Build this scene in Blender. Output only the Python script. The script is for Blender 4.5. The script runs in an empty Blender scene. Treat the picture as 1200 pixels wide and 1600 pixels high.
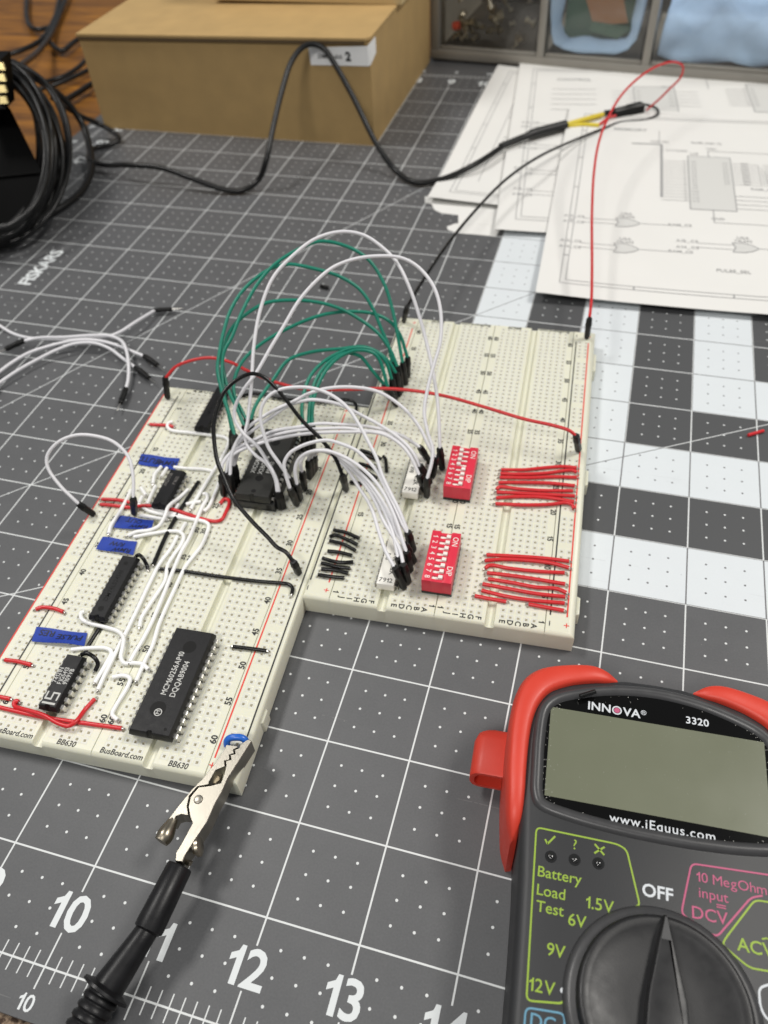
import bpy, bmesh, math, random
from mathutils import Vector, Matrix
random.seed(7)
sc = bpy.context.scene
COL = sc.collection
# ------------------------------------------------------------------ camera (1 unit = 1 inch)
sc.unit_settings.system = 'IMPERIAL'; sc.unit_settings.scale_length = 0.0254
CAM = Vector((14.23442, -0.85571, 8.73573)); FPX = 1235.18
RT = Vector((0.96189251, 0.26862963, -0.05099912))
DN = Vector((0.16578628, -0.72130733, -0.67248096))
FW = Vector((-0.21743435, 0.63839945, -0.73835523))
cd = bpy.data.cameras.new('camera'); cam = bpy.data.objects.new('camera', cd); COL.objects.link(cam)
cam.matrix_world = Matrix(((RT.x, -DN.x, -FW.x, CAM.x), (RT.y, -DN.y, -FW.y, CAM.y), (RT.z, -DN.z, -FW.z, CAM.z), (0, 0, 0, 1)))
cd.sensor_fit = 'VERTICAL'; cd.sensor_height = 36; cd.sensor_width = 27; cd.lens = FPX / 1600 * 36
cd.clip_start = 0.1; cd.clip_end = 500
cd.dof.use_dof = True; cd.dof.focus_distance = 8.8; cd.dof.aperture_fstop = 0.42
sc.camera = cam
# ------------------------------------------------------------------ light
w = bpy.data.worlds.new('World'); sc.world = w; w.use_nodes = True
w.node_tree.nodes['Background'].inputs[0].default_value = (0.92, 0.96, 1.0, 1)
w.node_tree.nodes['Background'].inputs[1].default_value = 0.20
def area(name, loc, target, sx, sy, power, col):
    l = bpy.data.lights.new(name, 'AREA'); l.shape = 'RECTANGLE'; l.size = sx; l.size_y = sy; l.energy = power; l.color = col
    o = bpy.data.objects.new(name, l); COL.objects.link(o); o.location = loc
    o.rotation_euler = (Vector(target) - Vector(loc)).to_track_quat('-Z', 'Y').to_euler()
area('ceiling_lamp_right', (44, 22, 52), (13, 9, 0), 18, 10, 21000, (1.0, 0.965, 0.91))
area('ceiling_lamp_left', (-22, 14, 54), (12, 8, 0), 18, 10, 17500, (1.0, 0.97, 0.93))
area('ceiling_lamp_front', (6, -34, 56), (10, 12, 0), 18, 10, 17000, (1.0, 0.97, 0.93))
sc.view_settings.view_transform = 'Standard'; sc.view_settings.look = 'None'
sc.view_settings.exposure = 0; sc.view_settings.gamma = 1
# ------------------------------------------------------------------ pixel of a measured point -> position at height z
def ray(u, v): return RT * ((u - 600) / FPX) + DN * ((v - 800) / FPX) + FW
def at(u, v, z=0.0):
    d = ray(u, v); return CAM + d * ((z - CAM.z) / d.z)
def deep(u, v, d): return CAM + ray(u, v) * d
def depth(p): return FW.dot(p - CAM)
TH = math.radians(3.24)
UX = Vector((math.cos(TH), math.sin(TH), 0)); VX = Vector((-UX.y, UX.x, 0)); ZX = Vector((0, 0, 1))
BH = 0.335                                              # height of a breadboard
# ------------------------------------------------------------------ materials
def mat(name, col, rough=0.5, metal=0, spec=0.5, sss=0, sssr=0.05, coat=0, noise=0, nscale=20, bump=0, bscale=80, trans=0, alpha=1, aniso=None):
    m = bpy.data.materials.new(name); m.use_nodes = True; nt = m.node_tree; b = nt.nodes['Principled BSDF']
    b.inputs['Base Color'].default_value = (*col, 1); b.inputs['Roughness'].default_value = rough
    b.inputs['Metallic'].default_value = metal; b.inputs['Specular IOR Level'].default_value = spec
    b.inputs['Coat Weight'].default_value = coat; b.inputs['Coat Roughness'].default_value = 0.08
    if sss:
        b.inputs['Subsurface Weight'].default_value = sss; b.inputs['Subsurface Radius'].default_value = (1, .9, .6)
        b.inputs['Subsurface Scale'].default_value = sssr
    if trans: b.inputs['Transmission Weight'].default_value = trans
    if noise or bump:
        tc = nt.nodes.new('ShaderNodeTexCoord')
        n = nt.nodes.new('ShaderNodeTexNoise'); n.inputs['Scale'].default_value = nscale; n.inputs['Detail'].default_value = 6
        nt.links.new(tc.outputs['Object'], n.inputs['Vector'])
        if noise:
            mx = nt.nodes.new('ShaderNodeMix'); mx.data_type = 'RGBA'
            mx.inputs[6].default_value = (*[c * (1 - noise) for c in col], 1); mx.inputs[7].default_value = (*[min(1, c * (1 + noise)) for c in col], 1)
            nt.links.new(n.outputs[0], mx.inputs[0]); nt.links.new(mx.outputs[2], b.inputs['Base Color'])
            mr = nt.nodes.new('ShaderNodeMapRange'); mr.inputs[3].default_value = max(0.03, rough - .12); mr.inputs[4].default_value = min(1, rough + .12)
            nt.links.new(n.outputs[0], mr.inputs[0]); nt.links.new(mr.outputs[0], b.inputs['Roughness'])
        if bump:
            n2 = nt.nodes.new('ShaderNodeTexNoise'); n2.inputs['Scale'].default_value = bscale; n2.inputs['Detail'].default_value = 4
            nt.links.new(tc.outputs['Object'], n2.inputs['Vector'])
            bp = nt.nodes.new('ShaderNodeBump'); bp.inputs['Strength'].default_value = bump; bp.inputs['Distance'].default_value = 0.01
            nt.links.new(n2.outputs[0], bp.inputs['Height']); nt.links.new(bp.outputs[0], b.inputs['Normal'])
    return m
M = {}
M['board'] = mat('cream_plastic', (.70, .695, .57), .42, noise=.025, nscale=1.5, sss=.25, sssr=.05)
M['field'] = mat('cream_plastic_over_clips', (.645, .645, .575), .42, noise=.03, nscale=3, sss=.2, sssr=.03)
M['hole'] = mat('socket_wall', (.70, .67, .55), .6)
M['clip'] = mat('spring_clip_metal', (.60, .57, .49), .4, metal=.3)
M['print'] = mat('black_print', (.02, .02, .02), .6)
M['redprint'] = mat('red_print', (.70, .05, .035), .6)
M['under_black'] = mat('dark_underside', (.015, .015, .015), .9)  # black of the board bottom sheets and of the painted shade below the cabinet
M['white'] = mat('white_insulation', (.89, .89, .88), .36, noise=.03, nscale=6)
M['jwhite'] = mat('soft_white_insulation', (.70, .695, .72), .38, noise=.03, nscale=5)
M['red'] = mat('red_insulation', (.60, .022, .028), .34, noise=.08, nscale=8)
M['jred'] = mat('soft_red_insulation', (.56, .02, .022), .36, noise=.06, nscale=5)
M['green'] = mat('green_insulation', (.004, .19, .125), .36, noise=.08, nscale=5)
M['black'] = mat('black_insulation', (.007, .007, .007), .26, spec=.35, noise=.1, nscale=8)
M['shell'] = mat('black_plug_plastic', (.010, .010, .010), .40, spec=.25, noise=.2, nscale=12)
M['tin'] = mat('tinned_wire', (.62, .60, .56), .28, metal=1)
M['ic'] = mat('black_epoxy', (.013, .013, .014), .42, spec=.22, noise=.12, nscale=14, bump=.15, bscale=160)
M['icg'] = mat('grey_black_epoxy', (.027, .027, .025), .46, spec=.28, noise=.1, nscale=14, bump=.15, bscale=160)
M['icp'] = mat('chip_print', (.52, .52, .50), .6)
M['icpd'] = mat('faint_chip_print', (.16, .15, .14), .6)
M['icdim'] = mat('dark_chip_recess', (.010, .010, .010), .5, spec=.15)
M['dip'] = mat('red_switch_plastic', (.66, .028, .06), .40, noise=.04, nscale=6)
M['dipb'] = mat('black_switch_base', (.015, .015, .015), .4)
M['ivory'] = mat('ivory_plastic', (.80, .77, .72), .4)
M['ceramic'] = mat('white_ceramic', (.92, .90, .83), .35, noise=.04, nscale=10)
M['tape'] = mat('blue_tape', (.012, .045, .33), .55, noise=.15, nscale=14, bump=.3, bscale=60)
M['ink'] = mat('black_marker_ink', (.008, .010, .03), .5)
M['kraft'] = mat('kraft_cardboard', (.42, .28, .115), .8, noise=.16, nscale=1.6, bump=.4, bscale=5)
M['kraft2'] = mat('pale_cardboard', (.62, .47, .24), .8, noise=.06, nscale=2)
M['edge'] = mat('painted_gap_shade', (.10, .065, .03), .9)  # dark brown standing in for the shade of the lid gap
M['sticker'] = mat('white_sticker', (.86, .86, .85), .5, noise=.03, nscale=3)
M['paper'] = mat('printer_paper', (.72, .715, .69), .75, noise=.03, nscale=.6, bump=.5, bscale=1.3)
M['toner'] = mat('grey_toner', (.33, .33, .33), .8)
M['tonerl'] = mat('light_toner_fill', (.60, .60, .58), .8)
M['cable'] = mat('grey_black_cable', (.012, .012, .012), .34, spec=.3, noise=.1, nscale=4)
M['shrink'] = mat('black_heat_shrink', (.012, .012, .012), .45)
M['yellow'] = mat('yellow_insulation', (.66, .52, .035), .4)
M['case'] = mat('black_gloss_case', (.0015, .0015, .0015), .35, spec=.06)
M['gold'] = mat('gold_contact', (.86, .70, .34), .25, metal=1)
M['steel'] = mat('grey_painted_steel', (.29, .275, .245), .42, metal=.25, noise=.06, nscale=3)
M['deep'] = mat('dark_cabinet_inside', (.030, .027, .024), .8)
M['cloth'] = mat('light_blue_cloth', (.42, .60, .88), .9, noise=.10, nscale=3, bump=.4, bscale=30)
M['pcb'] = mat('green_circuit_board', (.05, .12, .085), .5, noise=.2, nscale=5)
M['pcbo'] = mat('copper_circuit_board', (.36, .17, .08), .5, noise=.1, nscale=5)
M['nickel'] = mat('nickel_plate', (.41, .385, .33), .38, metal=1, noise=.16, nscale=9, bump=.06, bscale=45)
M['nickeld'] = mat('dull_nickel_plate', (.36, .32, .25), .34, metal=1, noise=.15, nscale=9)
M['rubber'] = mat('black_rubber', (.010, .010, .011), .38, spec=.3, noise=.25, nscale=9, bump=.1, bscale=60)
M['bluew'] = mat('blue_insulation', (.02, .13, .55), .3)
M['mbody'] = mat('charcoal_meter_plastic', (.029, .030, .032), .46, spec=.4, bump=.10, bscale=90)
M['mrim'] = mat('graphite_bezel', (.05, .05, .052), .36, noise=.1, nscale=8)
M['boot'] = mat('red_rubber_boot', (.62, .048, .026), .46, noise=.05, nscale=5, bump=.08, bscale=60)
M['bootd'] = mat('red_boot_inside', (.20, .012, .010), .6)
M['mglass'] = mat('black_display_window', (.004, .004, .004), .12, spec=.22)
M['lcd'] = mat('grey_green_display', (.150, .160, .110), .24, noise=.06, nscale=1.2, spec=.4)
M['mwhite'] = mat('white_meter_print', (.60, .63, .66), .5)
M['mgreen'] = mat('green_meter_print', (.27, .40, .035), .5)
M['mpink'] = mat('pink_meter_print', (.46, .085, .18), .5)
M['mblue'] = mat('blue_meter_print', (.11, .28, .40), .5)
M['matwhite'] = mat('white_mat_print', (.66, .69, .70), .55)
M['knob'] = mat('black_knob_plastic', (.012, .012, .013), .42, noise=.15, nscale=9, bump=.06, bscale=80)
M['dust'] = mat('pale_dust', (.5, .49, .46), .9)
M['led'] = mat('smoked_lens', (.012, .012, .012), .06, coat=1)
# clear drawer front
m = bpy.data.materials.new('clear_drawer_plastic'); m.use_nodes = True; nt = m.node_tree; nt.nodes.clear()
o_ = nt.nodes.new('ShaderNodeOutputMaterial'); mx = nt.nodes.new('ShaderNodeMixShader'); tr = nt.nodes.new('ShaderNodeBsdfTransparent'); gl = nt.nodes.new('ShaderNodeBsdfGlossy')
tr.inputs[0].default_value = (.93, .93, .91, 1); gl.inputs['Roughness'].default_value = .15; mx.inputs[0].default_value = .06
nt.links.new(tr.outputs[0], mx.inputs[1]); nt.links.new(gl.outputs[0], mx.inputs[2]); nt.links.new(mx.outputs[0], o_.inputs[0]); M['clear'] = m

class N:                                            # tiny expression builder for shader math
    nt = None
    def __init__(s, k): s.k = k
    @staticmethod
    def op(o, *a):
        n = N.nt.nodes.new('ShaderNodeMath'); n.operation = o
        for i, x in enumerate(a):
            if isinstance(x, N): N.nt.links.new(x.k, n.inputs[i])
            else: n.inputs[i].default_value = x
        return N(n.outputs[0])
    def __add__(s, o): return N.op('ADD', s, o)
    def __radd__(s, o): return N.op('ADD', o, s)
    def __sub__(s, o): return N.op('SUBTRACT', s, o)
    def __rsub__(s, o): return N.op('SUBTRACT', o, s)
    def __mul__(s, o): return N.op('MULTIPLY', s, o)
    __rmul__ = __mul__
    def __lt__(s, o): return N.op('LESS_THAN', s, o)
    def __gt__(s, o): return N.op('GREATER_THAN', s, o)
def fmax(*a):
    r = a[0]
    for x in a[1:]: r = N.op('MAXIMUM', r, x)
    return r
def fmin(a, b): return N.op('MINIMUM', a, b)
def absn(a): return N.op('ABSOLUTE', a)
def tri(a): return absn(N.op('FRACT', a + .5) - .5)
def mat_surface():
    m = bpy.data.materials.new('printed_cutting_mat'); m.use_nodes = True; nt = m.node_tree; N.nt = nt; b = nt.nodes['Principled BSDF']
    tc = nt.nodes.new('ShaderNodeTexCoord'); sp = nt.nodes.new('ShaderNodeSeparateXYZ'); nt.links.new(tc.outputs['Object'], sp.inputs[0])
    x, y = N(sp.outputs[0]), N(sp.outputs[1])
    lx, ly = tri(x), tri(y); LW = .0095
    ing = (y > -.02) * (y < 24.02) * (x > -.02) * (x < 35.02)
    vert = (lx < LW) * (y > .73) * (y < 23.27) * (x > -.1)
    horz = (ly < LW) * ing * fmax((x > .73), (x < .3))
    tick = (N.op('MULTIPLY', tri(x * 8), .125) < .0065) * (absn(y) < .125)
    tick2 = (lx < .0085) * (y > -.2) * (y < .32)
    tickl = (N.op('MULTIPLY', tri(y * 8), .125) < .0065) * (absn(x) < .125)
    ticku = (N.op('MULTIPLY', tri(x * 8), .125) < .0065) * (absn(y - 24) < .125)
    d45 = (absn(y - x) < .0105) * ing
    d60 = (absn(y - x * 1.7321) < .015) * ing
    d30 = (absn(y - x * .57735) < .0085) * ing
    dx, dy = tri(x * 4) * .25, tri(y * 4) * .25
    dot = ((dx * dx + dy * dy) < .000235) * (lx > .1) * (ly > .1) * (y > .15) * (x > .15) * (y < 23.85)
    k = N.op('FLOOR', fmin(x - 12, y - 6)); white = (k > -.5) * (tri(k * .5) < .2) * (y < 24)
    mark = fmax(vert, horz, tick, tick2, tickl, ticku, d45, d60, d30, dot)
    dark = (k > -.5) * (1 - white)
    no = nt.nodes.new('ShaderNodeTexNoise'); no.inputs['Scale'].default_value = 1.6; no.inputs['Detail'].default_value = 8; no.inputs['Roughness'].default_value = .7
    nt.links.new(tc.outputs['Object'], no.inputs[0])
    nf = N(no.outputs[0])
    gr_ = nt.nodes.new('ShaderNodeTexNoise'); gr_.inputs['Scale'].default_value = 45; gr_.inputs['Detail'].default_value = 3; nt.links.new(tc.outputs['Object'], gr_.inputs[0])
    mpn = nt.nodes.new('ShaderNodeMapping'); mpn.inputs['Rotation'].default_value = (0, 0, .5); mpn.inputs['Scale'].default_value = (.25, 14, 1); nt.links.new(tc.outputs['Object'], mpn.inputs[0])
    scn = nt.nodes.new('ShaderNodeTexNoise'); scn.inputs['Scale'].default_value = 1.3; scn.inputs['Detail'].default_value = 2; nt.links.new(mpn.outputs[0], scn.inputs[0])
    vo = nt.nodes.new('ShaderNodeTexVoronoi'); vo.inputs['Scale'].default_value = 2.3; nt.links.new(tc.outputs['Object'], vo.inputs[0])
    speck = (N(vo.outputs['Distance']) < .016) * (N(gr_.outputs[0]) > .42)
    scratch = (N(scn.outputs[0]) > .735) * (nf > .47)
    fac = fmax(0, fmin(1, (N(gr_.outputs[0]) - .5) * 1.3 + (nf - .5) * 1.6 + .5)) if False else N.op('ADD', N.op('MULTIPLY', N.op('SUBTRACT', N(gr_.outputs[0]), .5), 1.6), N.op('ADD', N.op('MULTIPLY', N.op('SUBTRACT', nf, .5), 1.5), .5))
    fac.k.node.use_clamp = True
    wear = N.op('MULTIPLY', fmax(nf - .60, 0 * nf), .9)
    def mix(f, a, c):
        n = nt.nodes.new('ShaderNodeMix'); n.data_type = 'RGBA'
        nt.links.new(f.k, n.inputs[0])
        for i, q in ((6, a), (7, c)):
            if isinstance(q, tuple): n.inputs[i].default_value = (*q, 1)
            else: nt.links.new(q, n.inputs[i])
        return n.outputs[2]
    base = mix(fac, (.086, .088, .092), (.108, .110, .114))
    base = mix(dark, base, (.076, .078, .081))
    base = mix(scratch * .6, base, (.17, .17, .17)); base = mix(speck * .6, base, (.34, .33, .31))
    wc = mix(fmax(wear, scratch * .25), (.665, .705, .73), (.42, .43, .44)); wc = mix(speck * .7, wc, (.25, .25, .25)); wc = mix(fac * .16, wc, (.50, .53, .55))
    offc = mix(white, base, wc)
    onc = mix(white, (.66, .68, .68), (.15, .15, .155))
    c = mix(mark, offc, onc)
    nt.links.new(c, b.inputs['Base Color']); b.inputs['Roughness'].default_value = .5; b.inputs['Specular IOR Level'].default_value = .4
    n2 = nt.nodes.new('ShaderNodeTexNoise'); n2.inputs['Scale'].default_value = 60; nt.links.new(tc.outputs['Object'], n2.inputs[0])
    bp = nt.nodes.new('ShaderNodeBump'); bp.inputs['Strength'].default_value = .12; bp.inputs['Distance'].default_value = .01
    hh = N(n2.outputs[0]) * .3 + dot * 1.0
    nt.links.new(hh.k, bp.inputs['Height']); nt.links.new(bp.outputs[0], b.inputs['Normal'])
    return m
def wood():
    m = bpy.data.materials.new('orange_brown_wood'); m.use_nodes = True; nt = m.node_tree; b = nt.nodes['Principled BSDF']
    tc = nt.nodes.new('ShaderNodeTexCoord'); mp = nt.nodes.new('ShaderNodeMapping'); mp.inputs['Scale'].default_value = (.25, 1.6, 1); mp.inputs['Rotation'].default_value = (0, 0, .12)
    nt.links.new(tc.outputs['Object'], mp.inputs[0])
    n = nt.nodes.new('ShaderNodeTexNoise'); n.inputs['Scale'].default_value = 1.4; n.inputs['Detail'].default_value = 9; n.inputs['Distortion'].default_value = 1.2
    nt.links.new(mp.outputs[0], n.inputs[0])
    r = nt.nodes.new('ShaderNodeValToRGB'); r.color_ramp.elements[0].position = .3; r.color_ramp.elements[0].color = (.10, .036, .004, 1)
    r.color_ramp.elements[1].position = .72; r.color_ramp.elements[1].color = (.36, .145, .014, 1)
    nt.links.new(n.outputs[0], r.inputs[0]); nt.links.new(r.outputs[0], b.inputs['Base Color']); b.inputs['Roughness'].default_value = .45
    return m
def grain():
    m = bpy.data.materials.new('speckled_brown_edge'); m.use_nodes = True; nt = m.node_tree; b = nt.nodes['Principled BSDF']
    tc = nt.nodes.new('ShaderNodeTexCoord'); n = nt.nodes.new('ShaderNodeTexNoise'); n.inputs['Scale'].default_value = 22; n.inputs['Detail'].default_value = 6
    nt.links.new(tc.outputs['Object'], n.inputs[0]); r = nt.nodes.new('ShaderNodeValToRGB')
    r.color_ramp.elements[0].position = .38; r.color_ramp.elements[0].color = (.045, .025, .015, 1); r.color_ramp.elements[1].position = .66; r.color_ramp.elements[1].color = (.34, .25, .17, 1)
    nt.links.new(n.outputs[0], r.inputs[0]); nt.links.new(r.outputs[0], b.inputs['Base Color']); b.inputs['Roughness'].default_value = .9
    return m
M['mat'] = mat_surface(); M['wood'] = wood(); M['carpet'] = grain()
# ------------------------------------------------------------------ mesh helpers
_txt = {}
def raw_text(s, bold, space, shear, ax, ay):
        c = bpy.data.curves.new('t', 'FONT'); c.body = s; c.size = 1; c.offset = bold; c.space_character = space; c.shear = shear; c.resolution_u = 3
        c.align_x = ax; c.align_y = ay
        o = bpy.data.objects.new('t', c); COL.objects.link(o)
        me = bpy.data.meshes.new_from_object(o.evaluated_get(bpy.context.evaluated_depsgraph_get()))
        out = ([tuple(v.co[:2]) for v in me.vertices], [tuple(p.vertices) for p in me.polygons])
        bpy.data.objects.remove(o); bpy.data.curves.remove(c); bpy.data.meshes.remove(me)
        return out
def text_geo(s, size=1, bold=0.0, space=1.0, shear=0.0):
    key = (s, size, bold, space, shear)
    if key in _txt: return _txt[key]
    if '1' not in s: _txt[key] = raw_text(s, bold, space, shear, 'CENTER', 'CENTER'); return _txt[key]
    vs, fs, x = [], [], 0.0; gap = .085 * space          # the built-in figure one is a bare bar: draw a flagged one
    b = bold * .8; CH = .69
    for ch in s:
        if ch == ' ': x += .26 * space; continue
        if ch == '1':
            w_ = .105 + 2 * b
            P = [(.15 - b, -b), (.15 - b + w_, -b), (.15 - b + w_, CH + b), (.19 - b, CH + b), (.14, CH - .10), (0, CH - .19 + b), (0, CH - .29 - b), (.15 - b, CH - .22 - b)]
            v, f = P, [(0, 1, 2, 7), (2, 3, 4, 7), (4, 5, 6, 7)]
        else:
            k2 = (ch, 1, bold, 1, 0, 'raw')
            if k2 not in _txt: _txt[k2] = raw_text(ch, bold, 1, 0, 'LEFT', 'BOTTOM_BASELINE')
            v, f = _txt[k2]
        if not v: continue
        mn, mx_ = min(q[0] for q in v), max(q[0] for q in v); n0 = len(vs)
        vs += [(q[0] - mn + x + shear * q[1], q[1]) for q in v]; fs += [tuple(i + n0 for i in g) for g in f]; x += mx_ - mn + gap
    cx = (min(q[0] for q in vs) + max(q[0] for q in vs)) / 2
    _txt[key] = ([(q[0] - cx, q[1] - CH / 2) for q in vs], fs); return _txt[key]
def smooth_path(pts, sub=6):
    P = [Vector(p) for p in pts]
    if len(P) < 3: return P
    out = []
    for i in range(len(P) - 1):
        p0 = P[i - 1] if i else P[0] * 2 - P[1]; p1, p2 = P[i], P[i + 1]; p3 = P[i + 2] if i + 2 < len(P) else P[-1] * 2 - P[-2]
        t0, t1, t2 = (max((p1 - p0).length, 1e-5) ** .5, max((p2 - p1).length, 1e-5) ** .5, max((p3 - p2).length, 1e-5) ** .5)
        m1 = ((p1 - p0) / t0 - (p2 - p0) / (t0 + t1) + (p2 - p1) / t1) * t1
        m2 = ((p2 - p1) / t1 - (p3 - p1) / (t1 + t2) + (p3 - p2) / t2) * t1
        for k in range(sub):
            s = k / sub; s2 = s * s; s3 = s2 * s
            out.append(p1 * (2 * s3 - 3 * s2 + 1) + m1 * (s3 - 2 * s2 + s) + p2 * (-2 * s3 + 3 * s2) + m2 * (s3 - s2))
    out.append(P[-1]); return out
class MB:
    def __init__(s): s.v = []; s.f = []; s.m = []; s.cur = 0
    def add(s, vs, fs, mi=None):
        b = len(s.v); s.v += [tuple(v) for v in vs]
        for f in fs: s.f.append(tuple(i + b for i in f)); s.m.append(s.cur if mi is None else mi)
        return s
    def box(s, x0, x1, y0, y1, z0, z1, bev=0.0, seg=2, mi=None, fr=None):
        bm = bmesh.new(); bmesh.ops.create_cube(bm, size=1)
        for v in bm.verts: v.co = Vector(((x0 + x1) / 2 + v.co.x * (x1 - x0), (y0 + y1) / 2 + v.co.y * (y1 - y0), (z0 + z1) / 2 + v.co.z * (z1 - z0)))
        if bev: bmesh.ops.bevel(bm, geom=bm.edges[:], offset=bev, segments=seg, profile=.5, affect='EDGES')
        bm.verts.index_update(); vs = [v.co.copy() for v in bm.verts]
        if fr: vs = [fr(v) for v in vs]
        s.add(vs, [[v.index for v in f.verts] for f in bm.faces], mi); bm.free(); return s
    def loops(s, loops, cap0=True, cap1=True, mi=None):
        n = len(loops[0]); vs = [p for l in loops for p in l]; fs = []
        for k in range(len(loops) - 1):
            for i in range(n): j = (i + 1) % n; fs.append((k * n + i, k * n + j, (k + 1) * n + j, (k + 1) * n + i))
        if cap0: fs.append(tuple(reversed(range(n))))
        if cap1: fs.append(tuple((len(loops) - 1) * n + i for i in range(n)))
        return s.add(vs, fs, mi)
    def tube(s, pts, r, n=10, mi=None, caps=True):
        P = [Vector(p) for p in pts]; R = r if isinstance(r, (list, tuple)) else [r] * len(P)
        t = (P[1] - P[0]).normalized(); a = t.orthogonal().normalized(); loops = []
        for i, p in enumerate(P):
            t = ((P[min(i + 1, len(P) - 1)] - P[max(i - 1, 0)])).normalized()
            a = (a - t * a.dot(t)); a = a.normalized() if a.length > 1e-6 else t.orthogonal().normalized(); b = t.cross(a)
            loops.append([p + (a * math.cos(2 * math.pi * k / n) + b * math.sin(2 * math.pi * k / n)) * R[i] for k in range(n)])
        return s.loops(loops, caps, caps, mi)
    def lathe(s, p0, p1, prof, n=16, mi=None, square=False, up=None):
        p0, p1 = Vector(p0), Vector(p1); ax = (p1 - p0); L = ax.length; ax.normalize()
        a = (up - ax * ax.dot(up)).normalized() if up else ax.orthogonal().normalized(); b = ax.cross(a); loops = []
        for t, r in prof:
            l = []
            for k in range(n):
                th = 2 * math.pi * (k + .5) / n; c, q = math.cos(th), math.sin(th)
                rr = r / max(abs(c), abs(q)) * .86 if square else r
                rr = min(rr, r * 1.14) if square else rr
                l.append(p0 + ax * (t * L) + (a * c + b * q) * rr)
            loops.append(l)
        return s.loops(loops, True, True, mi)
    def prism(s, poly, z0, z1, bev=0, mi=None, fr=None, capb=True):
        P = [Vector((p[0], p[1])) for p in poly]; n = len(P)
        ar = sum(P[i].x * P[(i + 1) % n].y - P[(i + 1) % n].x * P[i].y for i in range(n))
        if ar < 0: P.reverse()
        def off(d):
            out = []
            for i in range(n):
                e0 = (P[i] - P[i - 1]).normalized(); e1 = (P[(i + 1) % n] - P[i]).normalized()
                n0 = Vector((-e0.y, e0.x)); n1 = Vector((-e1.y, e1.x)); q = n0 + n1; q = q / max(q.dot(n0), .35) if q.length > 1e-4 else n0
                out.append(P[i] + q * d)
            return out
        lv = [(0, z0), (0, z1)] if not bev else [(0, z0), (0, z1 - bev), (bev * .12, z1 - bev * .6), (bev * .42, z1 - bev * .2), (bev, z1)]
        L = [[(q.x, q.y, z) for q in off(d)] for d, z in lv]
        if fr: L = [[fr(Vector(p)) for p in l] for l in L]
        return s.loops(L, capb, True, mi)
    def flat(s, poly, z, mi=None): return s.add([(p[0], p[1], z) for p in poly], [tuple(range(len(poly)))], mi)
    def line(s, a, b, wd, z=0, mi=None, fn=None):
        a, b = Vector(a), Vector(b); d = (b - a).normalized() if (b - a).length else Vector((1, 0)); q = Vector((-d.y, d.x)) * wd / 2
        c = [a + q, a - q, b - q, b + q]
        return s.add([(p.x, p.y, (fn(p.x, p.y) if fn else 0) + z) for p in c], [(0, 1, 2, 3)], mi)
    def text(s, st, org, xd, yd, size, bold=0, space=1.0, sx=1.0, mi=None, shear=0.0):
        vs, fs = text_geo(st, 1, bold, space, shear); o, xd, yd = Vector(org), Vector(xd), Vector(yd)
        return s.add([o + xd * (x * size * sx) + yd * (y * size) for x, y in vs], fs, mi)
    def build(s, name, mats, parent=None, off=(0, 0, 0), ang=28, smooth=True):
        me = bpy.data.meshes.new(name); off = Vector(off)
        me.from_pydata([tuple(Vector(v) - off) for v in s.v], [], s.f)
        for k in (mats if isinstance(mats, (list, tuple)) else [mats]): me.materials.append(M[k])
        me.polygons.foreach_set('material_index', s.m)
        if smooth: me.polygons.foreach_set('use_smooth', [True] * len(me.polygons)); me.set_sharp_from_angle(angle=math.radians(ang))
        me.update(); o = bpy.data.objects.new(name, me); COL.objects.link(o)
        if parent: o.parent = parent
        else: o.location = off
        return o
def tag(o, label, cat, group=None):
    o['label'] = label; o['category'] = cat
    if group: o['group'] = group
    return o
def thing(name, label, cat, loc=(0, 0, 0), rz=0, group=None):
    o = bpy.data.objects.new(name, None); COL.objects.link(o); o.location = loc; o.rotation_euler = (0, 0, rz); o.empty_display_size = .1
    return tag(o, label, cat, group)
def inst(src, parent, loc=None, rz=None):
    o = src.copy(); COL.objects.link(o); o.parent = parent
    if loc is not None: o.location = loc
    if rz is not None: o.rotation_euler.z = rz
    return o
# ------------------------------------------------------------------ setting: desk
mb = MB().box(-30, 44, -0.38, 46, -1.2, -0.082); d = mb.build('desk_top', 'wood'); d['kind'] = 'structure'
mb = MB().box(-30, 44, -3.5, -0.38, -1.2, -0.083); d = mb.build('desk_edge', 'carpet'); d['kind'] = 'structure'
# ------------------------------------------------------------------ cutting mat
t = thing('cutting_mat', 'grey cutting mat printed with a white inch grid and checker blocks, under everything', 'cutting mat')
c = []
for cx, cy, a0 in ((35.5, 25.45, 0), (-.55, 25.45, 90), (-.55, -.46, 180), (35.5, -.46, 270)):
    r = .3; ox = cx - r if cx > 0 else cx + r; oy = cy - r if cy > 0 else cy + r
    for k in range(5): a = math.radians(a0 + k * 22.5); c.append((ox + r * math.cos(a), oy + r * math.sin(a)))
MB().prism(c, -.08, 0, .008).build('mat_sheet', 'mat', t)
pr = MB()
for i in range(8, 17):
    pr.text(str(i), (i - (.02 if i > 9 else 0), .525, .0025), (1, 0, 0), (0, 1, 0), .50, .018, .92)
    pr.text(str(i), (i - .01, -.32, .0025), (1, 0, 0), (0, 1, 0), .21, .012, .95)
for i in range(6, 12):
    pr.text(str(i), (i, 23.55, .0025), (1, 0, 0), (0, 1, 0), .50, .03, .92); pr.text(str(i), (i, 24.3, .0025), (1, 0, 0), (0, 1, 0), .2, .03)
for i in range(10, 23):
    pr.text(str(i), (.5, i, .0025), (0, 1, 0), (-1, 0, 0), .50, .03, .92); pr.text(str(i), (-.32, i, .0025), (0, 1, 0), (-1, 0, 0), .22, .03)
a_, b_ = at(38, 441), at(92, 395)
pr.text('FISKARS', ((a_ + b_) / 2) + Vector((0, 0, .0025)), (0, 1, 0), (-1, 0, 0), .42, .03, .95)
pr.build('printed_numbers', 'matwhite', t)
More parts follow.
